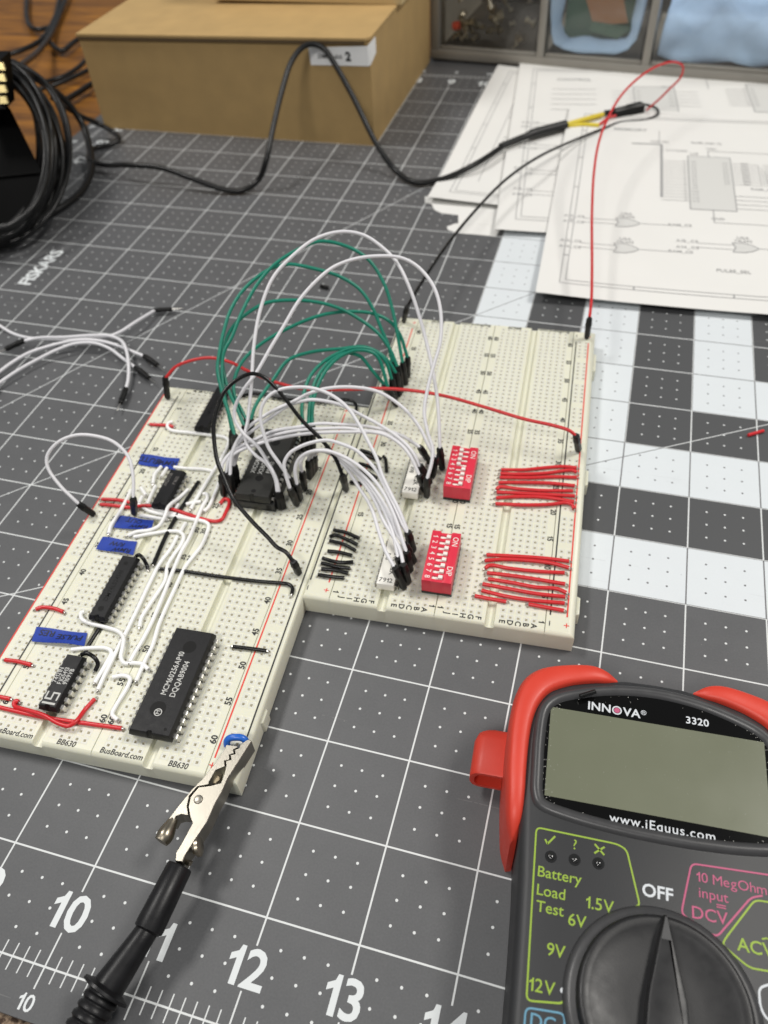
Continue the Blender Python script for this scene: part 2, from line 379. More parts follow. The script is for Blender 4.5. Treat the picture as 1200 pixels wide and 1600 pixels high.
# ------------------------------------------------------------------ breadboards
RG = [3 + 6 * g + k for g in range(10) for k in range(5)]
def make_board(name, label, O, W, near1, rails, lines):
    """local x = across (u), y = away from the viewer (v), origin at the near left corner"""
    root = thing(name, label, 'breadboard', (O[0], O[1], 0), TH, 'white solderless breadboards')
    L = 6.5
    def vrow(r): return .15 + ((r - 1) if near1 else (63 - r)) * .1
    hz = .0165; hi = .0125
    def strip(pname, x0, x1, cols, rows, chan, bev):
        mb = MB(); bl, br, bb, bt = bev
        xs = {round(c, 4) for c in cols}; rows_v = sorted(vrow(r) for r in rows); yset = {round(y, 4) for y in rows_v}
        def brk(lo, hi_, cells):
            out = [lo]
            for c_ in sorted(cells):
                for q in (c_ - .05, c_ + .05):
                    if q > out[-1] + 1e-4 and q < hi_ - 1e-4: out.append(q)
            out.append(hi_); return out
        X = brk(x0 + bl, x1 - br, cols)
        if chan: X = sorted(set([round(q, 5) for q in X] + [round(chan - .062, 5), round(chan + .062, 5)]))
        Y = brk(bb, L - bt, rows_v)
        for i in range(len(X) - 1):
            for j in range(len(Y) - 1):
                a, b, c_, d_ = X[i], X[i + 1], Y[j], Y[j + 1]; cx, cy = (a + b) / 2, (c_ + d_) / 2
                if chan and abs(cx - chan) < .061: continue
                if round(cx, 4) in xs and round(cy, 4) in yset and b - a < .11 and d_ - c_ < .11:
                    o = [(a, c_, BH), (b, c_, BH), (b, d_, BH), (a, d_, BH)]
                    p = [(cx + sx * .040, cy + sy * .040, BH - .003) for sx, sy in ((-1, -1), (1, -1), (1, 1), (-1, 1))]
                    h = [(cx + sx * hz, cy + sy * hz, BH - .003) for sx, sy in ((-1, -1), (1, -1), (1, 1), (-1, 1))]
                    q = [(cx + sx * hi, cy + sy * hi, BH - .016) for sx, sy in ((-1, -1), (1, -1), (1, 1), (-1, 1))]
                    g = [(cx + sx * hi, cy + sy * hi, BH - .034) for sx, sy in ((-1, -1), (1, -1), (1, 1), (-1, 1))]
                    vs = o + p + h + q + g; fs = [(k, (k + 1) % 4, 4 + (k + 1) % 4, 4 + k) for k in range(4)]
                    mb.add(vs, fs, 0)
                    mb.add(p + h, [(k, (k + 1) % 4, 4 + (k + 1) % 4, 4 + k) for k in range(4)], 1)
                    mb.add(h + q + g, [(k, (k + 1) % 4, 4 + (k + 1) % 4, 4 + k) for k in range(4)] + [(4 + k, 4 + (k + 1) % 4, 8 + (k + 1) % 4, 8 + k) for k in range(4)], 2)
                    mb.add(g, [(0, 1, 2, 3)], 3)
                else: mb.add([(a, c_, BH), (b, c_, BH), (b, d_, BH), (a, d_, BH)], [(0, 1, 2, 3)], 0)
        if chan:
            a, b, y0, y1, z = chan - .062, chan + .062, bb, L - bt, BH - .075; e = .018
            mb.add([(a, y0, BH), (a + e, y0, z), (b - e, y0, z), (b, y0, BH), (a, y1, BH), (a + e, y1, z), (b - e, y1, z), (b, y1, BH)], [(0, 4, 5, 1), (1, 5, 6, 2), (2, 6, 7, 3)], 0)
        # skirt with rounded rim
        lev = [(1, BH), (.55, BH - .20), (.18, BH - .55), (0, BH - 1.0)]; loops = []
        for f, _ in lev:
            rb = max(bev); zz = BH - (1 - f) ** 2 * min(rb, .05)
            loops.append([(x0 + bl * f, bb * f, zz), (x1 - br * f, bb * f, zz), (x1 - br * f, L - bt * f, zz), (x0 + bl * f, L - bt * f, zz)])
        loops.append([(x0, 0, .012), (x1, 0, .012), (x1, L, .012), (x0, L, .012)])
        if chan:
            # the groove runs out through both ends: end walls are notched
            for k in range(len(loops)):
                l = loops[k]; z = l[0][2]; a, b = chan - .062, chan + .062; e = .018; zc = min(z, BH - .075)
                y0, y1 = l[0][1], l[2][1]
                loops[k] = [l[0], (a, y0, z), (a + e, y0, zc), (b - e, y0, zc), (b, y0, z), l[1], l[2], (b, y1, z), (b - e, y1, zc), (a + e, y1, zc), (a, y1, z), l[3]]
        mb.loops(list(reversed(loops)), True, False, 0)
        return mb.build(pname, ['board', 'field', 'hole', 'clip'], root, smooth=True, ang=40)
    z = BH + .0025
    tx, ty = ((0, -1, 0), (1, 0, 0)) if near1 else ((0, 1, 0), (-1, 0, 0))
    for bi, x0 in enumerate((.37, 1.77)):
        js = [x0 + .16 + k * .1 for k in range(5)] + [x0 + .86 + k * .1 for k in range(5)]
        st = strip('terminal_strip', x0, x0 + 1.4, js, range(1, 64), x0 + .71, (.006, .006, .05, .05))
        pr = MB()
        for r in [1] + list(range(5, 64, 5)):
            for u in (js[0] - .095, js[-1] + .095): pr.text(str(r), (u, vrow(r), z), tx, ty, .108, .032, 1.0)
        nm = 'JIHGFEDCBA' if near1 else 'ABCDEFGHIJ'
        for k, u in enumerate(js): pr.text(nm[k], (u, .072 if near1 else L - .072, z), tx, ty, .104, .024)
        bx, by = ((-1, 0, 0), (0, -1, 0)) if near1 else ((1, 0, 0), (0, 1, 0))
        c1, c2 = (js[2], js[7]) if not near1 else (js[7], js[2])
        yb = .078 if not near1 else L - .078
        pr.text('BusBoard.com', (c1, yb, z), bx, by, .096, .018, 1.02, shear=.15, sx=.93); pr.text('BB630', (c2, yb, z), bx, by, .096, .018, 1.02, shear=.15, sx=.93)
        pr.build('printed_marks', 'print', st)
    for (x0, x1, cols, bev) in rails:
        rl = strip('power_rail', x0, x1, cols, RG, None, bev)
        for u, kind in lines:
            if x0 - .01 <= u <= x1 + .01:
                lm = MB(); y0, y1 = (.28, 6.15) if near1 else (.24, 6.26)
                lm.box(u - .0095, u + .0095, y0, y1, BH + .0008, z)
                for yy in ((.15, L - .17)):
                    lm.box(u - .034, u + .034, yy - .006, yy + .006, BH + .0008, z) if kind == 'redprint' else lm.box(u - .006, u + .006, yy - .036, yy + .036, BH + .0008, z)
                    if kind == 'redprint': lm.box(u - .006, u + .006, yy - .034, yy + .034, BH + .0008, z + .0004)
                lm.build('positive_line' if kind == 'redprint' else 'negative_line', kind, rl, smooth=False)
    MB().box(.01, W - .01, .01, L - .01, 0.001, .012).build('dark_bottom_sheet', 'under_black', root)  # thin black sheet along the bottom of the board
    return root, vrow
OL = (7.706, 1.921); OR = (11.099, 4.718)
rootL, vL = make_board('breadboard', 'left breadboard crowded with white wires and black chips, nearest the blue tape labels', OL, 3.56, False,
    [(0, .37, [.148, .248], (.03, .006, .05, .05)), (3.17, 3.56, [3.308, 3.408], (.006, .06, .05, .05))],
    [(.022, 'redprint'), (.282, 'print'), (3.213, 'redprint'), (3.492, 'print')])
rootR, vR = make_board('breadboard', 'right breadboard carrying two red switch blocks and stacks of trimmed red wires', OR, 3.54, True,
    [(0, .37, [.125, .225], (.03, .006, .05, .05)), (3.17, 3.54, [3.292, 3.394], (.006, .075, .05, .05))],
    [(.043, 'print'), (.302, 'redprint'), (3.222, 'print'), (3.432, 'redprint')])
for y0, y1 in ((.40, .72), (2.75, 3.1), (5.5, 6.0)):
    MB().prism([(3.53, y0), (3.59, y0 + .03), (3.59, y1 - .03), (3.53, y1)], .014, .235, .012).build('locking_tab', 'board', rootR)
for y0, y1 in ((.78, 1.0),):
    MB().prism([(3.55, y0), (3.59, y0 + .03), (3.59, y1 - .03), (3.55, y1)], .014, .235, .012).build('locking_tab', 'board', rootL)
def bp(O, u, v, z=0): return Vector((O[0], O[1], 0)) + UX * u + VX * v + ZX * z
# ------------------------------------------------------------------ chips
def lead(mb, sx):
    # one leg, local: x outward
    w1, w2 = .026, .010
    prof = [(0, 0, w1), (.018, 0, w1), (.034, -.012, w1), (.036, -.075, w1), (.036, -.085, w2), (.030, -.30, w2)]
    tk = .009
    L = []
    for x, z, wd in prof:
        L.append([(sx * x, -wd, z - (tk if x < .03 else 0)), (sx * x, wd, z - (tk if x < .03 else 0)), (sx * (x + (tk if x >= .03 else 0)), wd, z), (sx * (x + (tk if x >= .03 else 0)), -wd, z)])
    mb.loops(L, True, True)
def chip(name, label, O, u0, u1, ubody0, ubody1, v0, n, zb, h, mats, printing, socket=None, notch=True, group='black chips on the left breadboard', dimple=()):
    """n leads a side from v0 upward; pins at u0,u1; body from ubody0 to ubody1; zb = underside"""
    vc = v0 + (n - 1) * .05; uc = (ubody0 + ubody1) / 2; loc = bp(O, uc, vc, BH)
    root = thing(name, label, 'chip', loc, TH, group)
    hl = n * .05 + .025; hw = (ubody1 - ubody0) / 2
    zb -= BH; zm = zb + h * .42; zt = zb + h; mb = MB()
    def lp(w_, l_, z):
        if notch and z > zm - .001:
            a = .035
            P = [(w_, -l_), (w_, l_), (-w_, l_), (-w_, -l_)]
            arc = [(-a * math.cos(math.pi * k / 6), -l_ + a * .8 * math.sin(math.pi * k / 6)) for k in range(7)]
        else:
            P = [(w_, -l_), (w_, l_), (-w_, l_), (-w_, -l_)]; a = .035
            arc = [(-a * math.cos(math.pi * k / 6), -l_) for k in range(7)]
        return [(x, y, z) for x, y in P + arc]
    e = .022
    mb.loops([lp(hw - e * .8, hl - e * .8, zb), lp(hw, hl, zm), lp(hw, hl, zm + .012), lp(hw - e, hl - e, zt - .004), lp(hw - e - .005, hl - e - .005, zt)])
    mb.build('body', mats, root, ang=20)
    if dimple:
        dm = MB()
        for x, y, r in dimple:
            dm.add([(x + r * math.cos(k * math.pi / 12), y + r * math.sin(k * math.pi / 12), zt + .0012) for k in range(24)], [tuple(range(24))])
        dm.build('mould_mark', 'icdim', root)
    src = {}
    for s in (-1, 1):
        for k in range(n):
            x = s * (hw - .004); y = (k - (n - 1) / 2) * .1
            if s not in src:
                mb = MB(); lead(mb, s); src[s] = mb.build('lead', 'tin', root); src[s].location = (x, y, zm + .008)
            else: inst(src[s], root, (x, y, zm + .008))
    if printing:
        pm = MB(); pmat = printing[0]
        for st, x, y, size, sx in printing[1:]: pm.text(st, (x, y, zt + .0015), (0, 1, 0), (-1, 0, 0), size, .012, 1.06, sx)
        po = pm.build('printed_code', pmat, root)
    if socket:
        sm = MB(); zs = socket
        for s in (-1, 1):
            x = s * (hw - .02); sm.box(x - .07, x + .07, -hl, hl, .006, zs, .008)
        sm.box(-hw, hw, -hl, -hl + .09, .008, zs - .01, .006); sm.box(-hw, hw, hl - .09, hl, .008, zs - .01, .006)
        sm.build('socket', 'dipb', root)
    return root
ch = chip('memory_chip', 'large black chip printed MCM60256AP10 near the front edge of the left breadboard', OL, 2.13, 2.73, 2.175, 2.705, vL(61), 14, .40, .15, 'ic',
    ['icp', ('MCM60256AP10', -.035, .08, .098, .86), ('DQQAB9004', .085, .015, .098, .86)], dimple=((0.03, .46, .085), (-.02, -.40, .095), (.17, -.63, .02)))
mk = MB()
for r in (.045, .038):
    pass
ringp = [(.048 * math.cos(k * math.pi / 16), .048 * math.sin(k * math.pi / 16)) for k in range(32)]
mk.add([(x, y, .2165) for x, y in ringp] + [(x * .78, y * .78, .2165) for x, y in ringp], [(i, (i + 1) % 32, 32 + (i + 1) % 32, 32 + i) for i in range(32)])
mk.text('M', (0, 0, .2165), (0, 1, 0), (-1, 0, 0), .068, .01)
lo = mk.build('printed_logo', 'icp', ch); lo.location = (.0, -.445, 0)
chip('eeprom_chip', 'large raised black chip printed XICOR, hemmed in by jumper plugs', OL, 2.13, 2.73, 2.155, 2.70, vL(24), 14, .475, .15, 'icg',
    ['icp', ('XICOR', -.135, -.12, .098, .95), ('X28C256', -.02, -.085, .098, .95), ('F9240', .095, -.12, .098, .95)], socket=.155, dimple=((0.0, .42, .075), (.0, -.36, .06), (0, -.62, .035)))
chip('logic_chip', 'long plain black chip directly below the tape labels with bare top', OL, .93, 1.23, .955, 1.205, vL(47), 10, .385, .13, 'ic', ['icdim', ('DM74LS245N', .0, .0, .09, .95)], dimple=((.0, .38, .03), (.0, -.38, .04)))
c74 = chip('timer_chip', 'short black chip printed 74121N at the bottom left of the board', OL, .93, 1.23, .955, 1.205, vL(60), 7, .385, .13, 'ic',
    ['icp', ('74121N', -.075, .06, .082, .82), ('FJG5413', -.005, .06, .082, .82), ('9109VB', .065, .06, .082, .82)])
mk = MB(); zz = .1825
for n_, q in enumerate(((-.085, .085, -.328, -.302), (-.085, -.065, -.27, -.165), (-.01, .01, -.27, -.165), (.065, .085, -.27, -.165), (-.065, -.01, -.27, -.248), (.01, .065, -.187, -.165))):
    mk.add([(q[0], q[2], zz), (q[1], q[2], zz), (q[1], q[3], zz), (q[0], q[3], zz)], [(0, 1, 2, 3)])
mk.build('printed_logo', 'icp', c74)
chip('logic_chip', 'short glossy black chip just in front of the topmost blue tape label', OL, .93, 1.23, .955, 1.205, vL(27), 7, .385, .13, 'ic', ['icpd', ('AM27C128', -.06, .14, .07, .8), ('P 8632', .065, .14, .07, .8)])
chip('logic_chip', 'long black chip at the far end of the left breadboard beside the green wires', OL, .93, 1.23, .955, 1.205, vL(10), 10, .385, .13, 'ic', ['icdim', ('DM74LS374N', 0, 0, .09, .95)])
# ------------------------------------------------------------------ dip switches
def dipswitch(label, vc, states):
    uc = 1.745; root = thing('dip_switch', label, 'switch block', bp(OR, uc, vc, BH), TH, 'red eight-way switch blocks')
    hw, hl = .195, .43; z0, z1 = .052, .285
    MB().box(-hw - .002, hw + .002, -hl - .002, hl + .002, .008, z0, .004).build('base', 'dipb', root)
    mb = MB(); g = .072
    # housing with an open slot down the middle
    mb.box(-hw, -g, -hl, hl, z0, z1, .006); mb.box(g, hw, -hl, hl, z0, z1, .006)
    mb.box(-g - .002, g + .002, -hl + .001, -hl + .022, z0, z1 - .0015); mb.box(-g - .002, g + .002, hl - .045, hl - .001, z0, z1 - .05)
    mb.box(-g - .002, g + .002, -hl + .02, hl - .02, z0, z1 - .052)
    for k in range(9):
        y = hl - .055 - k * .0985 + .002
        mb.box(-g - .001, g + .001, y - .022, y + .022, z1 - .08, z1 - .001)
    mb.build('housing', 'dip', root)
    for k in range(8):
        y = hl - .055 - (k + .5) * .0985 + .002; s = states[k]
        sl = MB().box(-g + .002, g - .002, y - .026, y + .026, z1 - .05, z1 - .022); sl.build('slider_track', 'ivory', root)
        x = .042 if s else -.042
        MB().box(x - .029, x + .029, y - .0265, y + .0265, z1 - .02, z1 + .034, .006).build('slider', 'ivory', root)
    pr = MB(); z = z1 + .0015
    for k in range(8):
        y = hl - .055 - (k + .5) * .0985 + .002; pr.text(str(k + 1), (-.132, y, z), (0, -1, 0), (1, 0, 0), .098, .004)
    pr.text('ON', (.135, hl - .16, z), (0, -1, 0), (1, 0, 0), .105, .004); pr.text('DIP', (.135, -hl + .20, z), (0, -1, 0), (1, 0, 0), .105, .004)
    pr.build('printed_marks', 'ivory', root)
    for s in (-1, 1):
        for k in range(8): MB().box(s * .15 - .01, s * .15 + .01, (k - 3.5) * .1 - .01, (k - 3.5) * .1 + .01, -.12, .007).build('pin', 'tin', root)
dipswitch('red switch block farther back, four white sliders left and four right', 2.465, [0, 0, 0, 0, 1, 1, 1, 1])
dipswitch('red switch block nearest the front edge, all eight sliders to the right', .76, [1] * 8)
# ------------------------------------------------------------------ resistor networks
def resnet(label, vc):
    root = thing('resistor_network', label, 'resistor pack', bp(OR, 1.08, vc, BH), TH, 'white resistor packs')
    MB().box(-.118, .118, -.42, .42, .03, .155, .012).build('body', 'ceramic', root)
    pr = MB(); z = .1575
    pr.text('7912', (-.005, -.345, z), (1, 0, 0), (0, 1, 0), .098, .004); pr.text('2.2K', (.045, -.16, z), (0, -1, 0), (1, 0, 0), .10, .010); pr.text('8-3-R', (.045, .10, z), (0, -1, 0), (1, 0, 0), .10, .010); pr.text('898', (-.06, .05, z), (0, -1, 0), (1, 0, 0), .085, .004)
    pr.build('printed_code', 'print', root)
    src = {}
    for s in (-1, 1):
        for k in range(8):
            p = (s * .112, (k - 3.5) * .1, .09)
            if s not in src: mb = MB(); lead(mb, s); src[s] = mb.build('lead', 'tin', root); src[s].location = p
            else: inst(src[s], root, p)
resnet('white resistor pack printed 7912 near the front edge, under curved white jumpers', .685)
resnet('white resistor pack printed 7912 beside the farther red switch block', 2.36)
# ------------------------------------------------------------------ blue tape labels
def tape(label, px, lines, lift):
    P = [at(u, v, BH + .03) for u, v in px]; c = sum(P, Vector()) / 4
    root = thing('tape_label', label, 'tape label', (c.x, c.y, BH), 0, 'blue tape labels')
    tl, tr_, br, bl = [p - Vector((c.x, c.y, BH)) for p in P]; n = 14; top = []; bot = []
    rng = random.Random(len(label))
    def pt(s, t_):
        p = (tl * (1 - s) + tr_ * s) * (1 - t_) + (bl * (1 - s) + br * s) * t_
        edge = rng.uniform(-.004, .004)
        p.z = .012 + lift * (math.sin(s * 3.1) * .35 + .65) * t_ ** 2 + .010 * math.sin(s * 7 + t_ * 3); return p
    G = [[pt(i / n, j / 5) for i in range(n + 1)] for j in range(6)]
    mb = MB(); vs = [p for r in G for p in r]; vs2 = [p + Vector((0, 0, -.006)) for p in vs]; k = n + 1; nn = len(vs)
    fs = [(j * k + i, j * k + i + 1, (j + 1) * k + i + 1, (j + 1) * k + i) for j in range(5) for i in range(n)]
    fs2 = [tuple(nn + q for q in reversed(f)) for f in fs]
    rim = list(range(k)) + [j * k + n for j in range(1, 6)] + [5 * k + i for i in range(n - 1, -1, -1)] + [j * k for j in range(4, 0, -1)]
    side = [(rim[i], rim[(i + 1) % len(rim)], nn + rim[(i + 1) % len(rim)], nn + rim[i]) for i in range(len(rim))]
    mb.add(vs + vs2, fs + fs2 + side); mb.build('tape_strip', 'tape', root)
    ink = MB()
    for st, s, t_, sz in lines:
        vs, fs = text_geo(st, 1, .02, 1.0, .25); e = (tr_ - tl); wd = e.length; hgt = (bl - tl).length
        out = []
        for x, y in vs:
            q = pt(max(0, min(1, s - x * sz / wd)), max(0, min(1, t_ + y * sz / hgt))); q.z += .003 + .0; out.append(q)
        ink.add(out, fs)
    ink.build('handwriting', 'ink', root)
tape('blue tape label at the far end of the row, just behind the short glossy chip', [(220, 708), (281, 715), (273, 734), (216, 725)], [('RMW', .72, .52, .15), ('GUTD', .28, .45, .15)], .02)
tape('blue tape label between the curling white wires, third from the front', [(187, 804), (240, 812), (236, 830), (177, 824)], [('RMW', .66, .70, .11), ('OUT', .48, .25, .11)], .03)
tape('small blue tape label just behind the long plain chip', [(160, 837), (214, 845), (208, 867), (150, 858)], [('RMW', .68, .78, .11), ('R/W', .5, .35, .11)], .03)
tape('widest blue tape label, nearest the viewer, with a dark lower edge', [(56, 978), (136, 988), (132, 1010), (50, 1003)], [('PULSE', .70, .45, .135), ('RES', .26, .33, .135)], .05)
# ------------------------------------------------------------------ wires
def unproject(pts, z0):
    """pts: (u,v) or (u,v,z). Points with z are fixed; between two of them the distance from the eye changes evenly along the wire"""
    n = len(pts); fx = {i: at(p[0], p[1], p[2]) for i, p in enumerate(pts) if len(p) > 2 and p[2] is not None}
    if 0 not in fx: fx[0] = at(pts[0][0], pts[0][1], z0)
    if n - 1 not in fx: fx[n - 1] = at(pts[-1][0], pts[-1][1], z0)
    s = [0]
    for i in range(1, n): s.append(s[-1] + math.hypot(pts[i][0] - pts[i - 1][0], pts[i][1] - pts[i - 1][1]))
    ks = sorted(fx); out = []
    for i in range(n):
        if i in fx: out.append(fx[i]); continue
        a = max(k for k in ks if k < i); b = min(k for k in ks if k > i); f = (s[i] - s[a]) / (s[b] - s[a])
        d = depth(fx[a]) * (1 - f) + depth(fx[b]) * f; out.append(deep(pts[i][0], pts[i][1], d))
    return out
def trimmed(label, color, pts, group, dz=.03, r=.0265, bare=(1, 1), dip=True):
    P = []
    for i, p in enumerate(pts):
        z = p[2] if len(p) > 2 else BH + dz
        if dip and i in (0, len(pts) - 1) and len(p) < 3: z -= .004
        P.append(at(p[0], p[1], z))
    S = smooth_path(P, 5); c = Vector((sum(p.x for p in P) / len(P), sum(p.y for p in P) / len(P), BH))
    root = thing('trimmed_wire', label, 'wire', c, 0, group)
    MB().tube(S, r, 12).build('insulation', color, root, c, ang=70)
    for k, (e, q) in enumerate(((S[0], S[1]), (S[-1], S[-2]))):
        if bare[k]:
            d = (e - q).normalized(); h = Vector((d.x, d.y, 0)); h = h.normalized() if h.length > .1 else Vector((1, 0, 0))
            MB().tube(smooth_path([e - d * .02, e + h * .018, e + h * .034 - ZX * .012, Vector((e.x, e.y, BH - .06)) + h * .040], 4), .011, 7).build('bare_end', 'tin', root, c)
    return root
def ordinal(i, n, near='front', far='back'):
    names = ['', 'second ', 'third ', 'fourth ', 'fifth ', 'sixth ', 'seventh ', 'eighth ', 'ninth ']
    return names[i]
# red stacks on the right board
A = [[(683, 734), (720, 734), (750, 731), (780, 729), (901, 731)] if 0 else [(783, 734), (820, 734), (850, 731), (880, 729), (901, 731)],
     [(782, 740), (820, 741), (856, 739), (885, 735), (895, 735), (901, 738)], [(781, 746), (830, 746.5), (870, 745), (901, 746)],
     [(779, 754), (820, 754), (860, 755), (898, 759)], [(776, 765), (780, 761), (810, 764), (850, 766.5), (895, 767)],
     [(776, 769), (820, 771), (860, 773), (898, 775)], [(775, 778), (810, 776), (850, 777), (880, 781), (897, 784)], [(774, 787), (820, 789), (860, 788), (884, 785.5), (893, 788), (897, 795)]]
for i, p in enumerate(A):
    trimmed('red trimmed wire, %s in the farther stack of red wires' % (('backmost' if i == 0 else 'frontmost, bent at its right end' if i == 7 else ordinal(i, 8) + 'from the back')), 'red', p, 'red trimmed wires on the right breadboard', .03 + .012 * (i % 2))
B = [[(760, 867), (803, 869), (853, 872.5), (889, 877)], [(757.5, 876), (787, 874), (828, 876), (862, 880), (889, 887)], [(758, 888), (765, 883.5), (795, 888), (837, 892.5), (882, 895)],
     [(761, 895), (803, 900), (837, 905), (883, 912.5)], [(762.5, 904.5), (803, 911), (837, 917.5), (870, 920), (885, 926)], [(754, 912.5), (795, 920), (837, 927.5), (883, 932.5)], [(752.5, 922.5), (787, 931), (828, 937.5), (882, 942.5)]]
for i, p in enumerate(B):
    trimmed('red trimmed wire, %s of the long ones in the nearer red stack' % ('backmost' if i == 0 else 'frontmost' if i == 6 else ordinal(i, 7) + 'from the back'), 'red', p, 'red trimmed wires on the right breadboard', .03 + .012 * (i % 2))
trimmed('short red trimmed wire at the front left of the nearer red stack', 'red', [(742, 931), (767, 936), (791, 940)], 'red trimmed wires on the right breadboard')
trimmed('short red trimmed wire at the front right of the nearer red stack', 'red', [(826, 944), (853, 949), (881, 954)], 'red trimmed wires on the right breadboard')
Cw = [[(521, 828), (540, 832), (561, 841)], [(515, 839), (522, 836), (540, 842), (558, 851)], [(515, 845), (536, 850), (555, 860)], [(512, 861), (530, 863), (550, 868)], [(504, 872), (520, 877), (536, 879), (552, 878)],
      [(502, 880), (524, 885), (547, 888)], [(502, 889), (524, 891), (544, 896)], [(497, 898), (518, 901), (538, 903)]]
for i, p in enumerate(Cw):
    trimmed('short black trimmed wire, %s in the nearer black stack on the rail' % ('backmost' if i == 0 else 'frontmost' if i == 7 else ordinal(i, 8) + 'from the back'), 'black', p, 'short black trimmed wires across the right board rail', .035, .027, (0, 0))
Dw = [[(563, 703), (579, 708), (595, 717)], [(566, 709), (578, 714), (590, 719)], [(599, 713), (602, 717), (604, 737)], [(561, 724), (578, 729), (590, 735)], [(561, 728), (576, 739), (589, 747)], [(563, 733), (574, 742), (585, 750)], [(547, 753), (556, 754), (566, 756)]]
dn = ['backmost short black wire of the group behind the white jumpers', 'short black wire tucked right under the backmost one behind the jumpers', 'black wire staple standing alone right of the black group, end-on',
      'short black wire at the middle of the group behind the white jumpers', 'short black wire just below the middle of the group behind the jumpers', 'short black wire, lower of the crossed pair behind the white jumpers', 'frontmost tiny black wire of the group behind the white jumpers']
for l, p in zip(dn, Dw): trimmed(l, 'black', p, 'short black trimmed wires across the right board rail', .035, .027, (0, 0))
# left board: red
G = 'red trimmed wires on the left breadboard'
trimmed('red wire stub at the far end, running under a white wire hook', 'red', [(234, 663), (250, 664), (262, 664.5), (271, 667)], G, .026)
trimmed('long red wire crossing the left board and curling round the raised chip corner', 'red', [(157, 788), (180, 790), (203, 793), (225, 790, BH + .07), (243, 791, BH + .07), (267, 795, BH + .06), (292, 803, BH + .07), (317, 811), (338, 814.5), (347, 811), (353, 800), (358, 788), (357, 781), (350, 780), (344, 787)], G)
trimmed('short red wire lying just behind the long crossing red wire', 'red', [(159, 780), (176, 780.5), (193, 782.5), (206, 786)], G, .045)
trimmed('short red wire at row 45 on the left rail', 'red', [(56, 952), (64, 949), (83, 950.5), (99, 956)], G)
trimmed('short red wire between the widest tape label and the left edge', 'red', [(8, 1031), (30, 1034), (49, 1039)], G)
trimmed('red wire end entering from the left edge above the crossed pair', 'red', [(-14, 1086), (0, 1089), (16, 1092)], G)
trimmed('long straight red wire running along the front of the left board', 'red', [(-10, 1103), (32, 1113), (75, 1122), (125, 1129), (190, 1138)], G)
trimmed('bent red wire crossing over the long straight red wire at the front', 'red', [(29, 1097), (25, 1095), (22, 1099), (24, 1104), (33, 1107, BH + .05), (67, 1117, BH + .085), (93, 1131, BH + .085), (108, 1134, BH + .085), (120, 1126, BH + .075), (132, 1110), (148, 1092)], G)
# left board: black
G = 'black trimmed wires on the left breadboard'
trimmed('thick straight black wire running beside the short glossy chip', 'black', [(310, 753), (295, 776), (277, 805), (258, 840), (240, 882)], G, .03, .030)
trimmed('black wire hook at the back corner of the long plain chip', 'black', [(213, 869, BH + .14), (217, 867, BH + .16), (223, 872, BH + .14), (229, 882, BH + .06), (231, 889)], G, .03)
trimmed('long black wire crossing from the white wires to the right rail', 'black', [(250, 889), (283, 892), (333, 899.5), (400, 908), (438, 911), (451, 913), (457, 919), (456, 928)], G)
trimmed('short straight black wire by row 48 at the right rail', 'black', [(364, 1010.5), (387, 1013), (417, 1017)], G, .03, .026)
trimmed('black wire lying in the groove in front of the long plain chip', 'black', [(160, 974), (150, 990), (141, 1004), (134, 1018)], G, .0, .026, (0, 0))
trimmed('black wire hook at the back corner of the 74121N chip', 'black', [(127, 1023, BH + .14), (136, 1021, BH + .16), (147, 1027, BH + .14), (153, 1037, BH + .08), (149, 1048)], G, .03, .027)
trimmed('bent black wire at the far right corner of the left board', 'black', [(366, 622), (397, 615), (450, 624), (500, 627), (545, 625), (556, 632), (556, 646)], G, .05, .026)
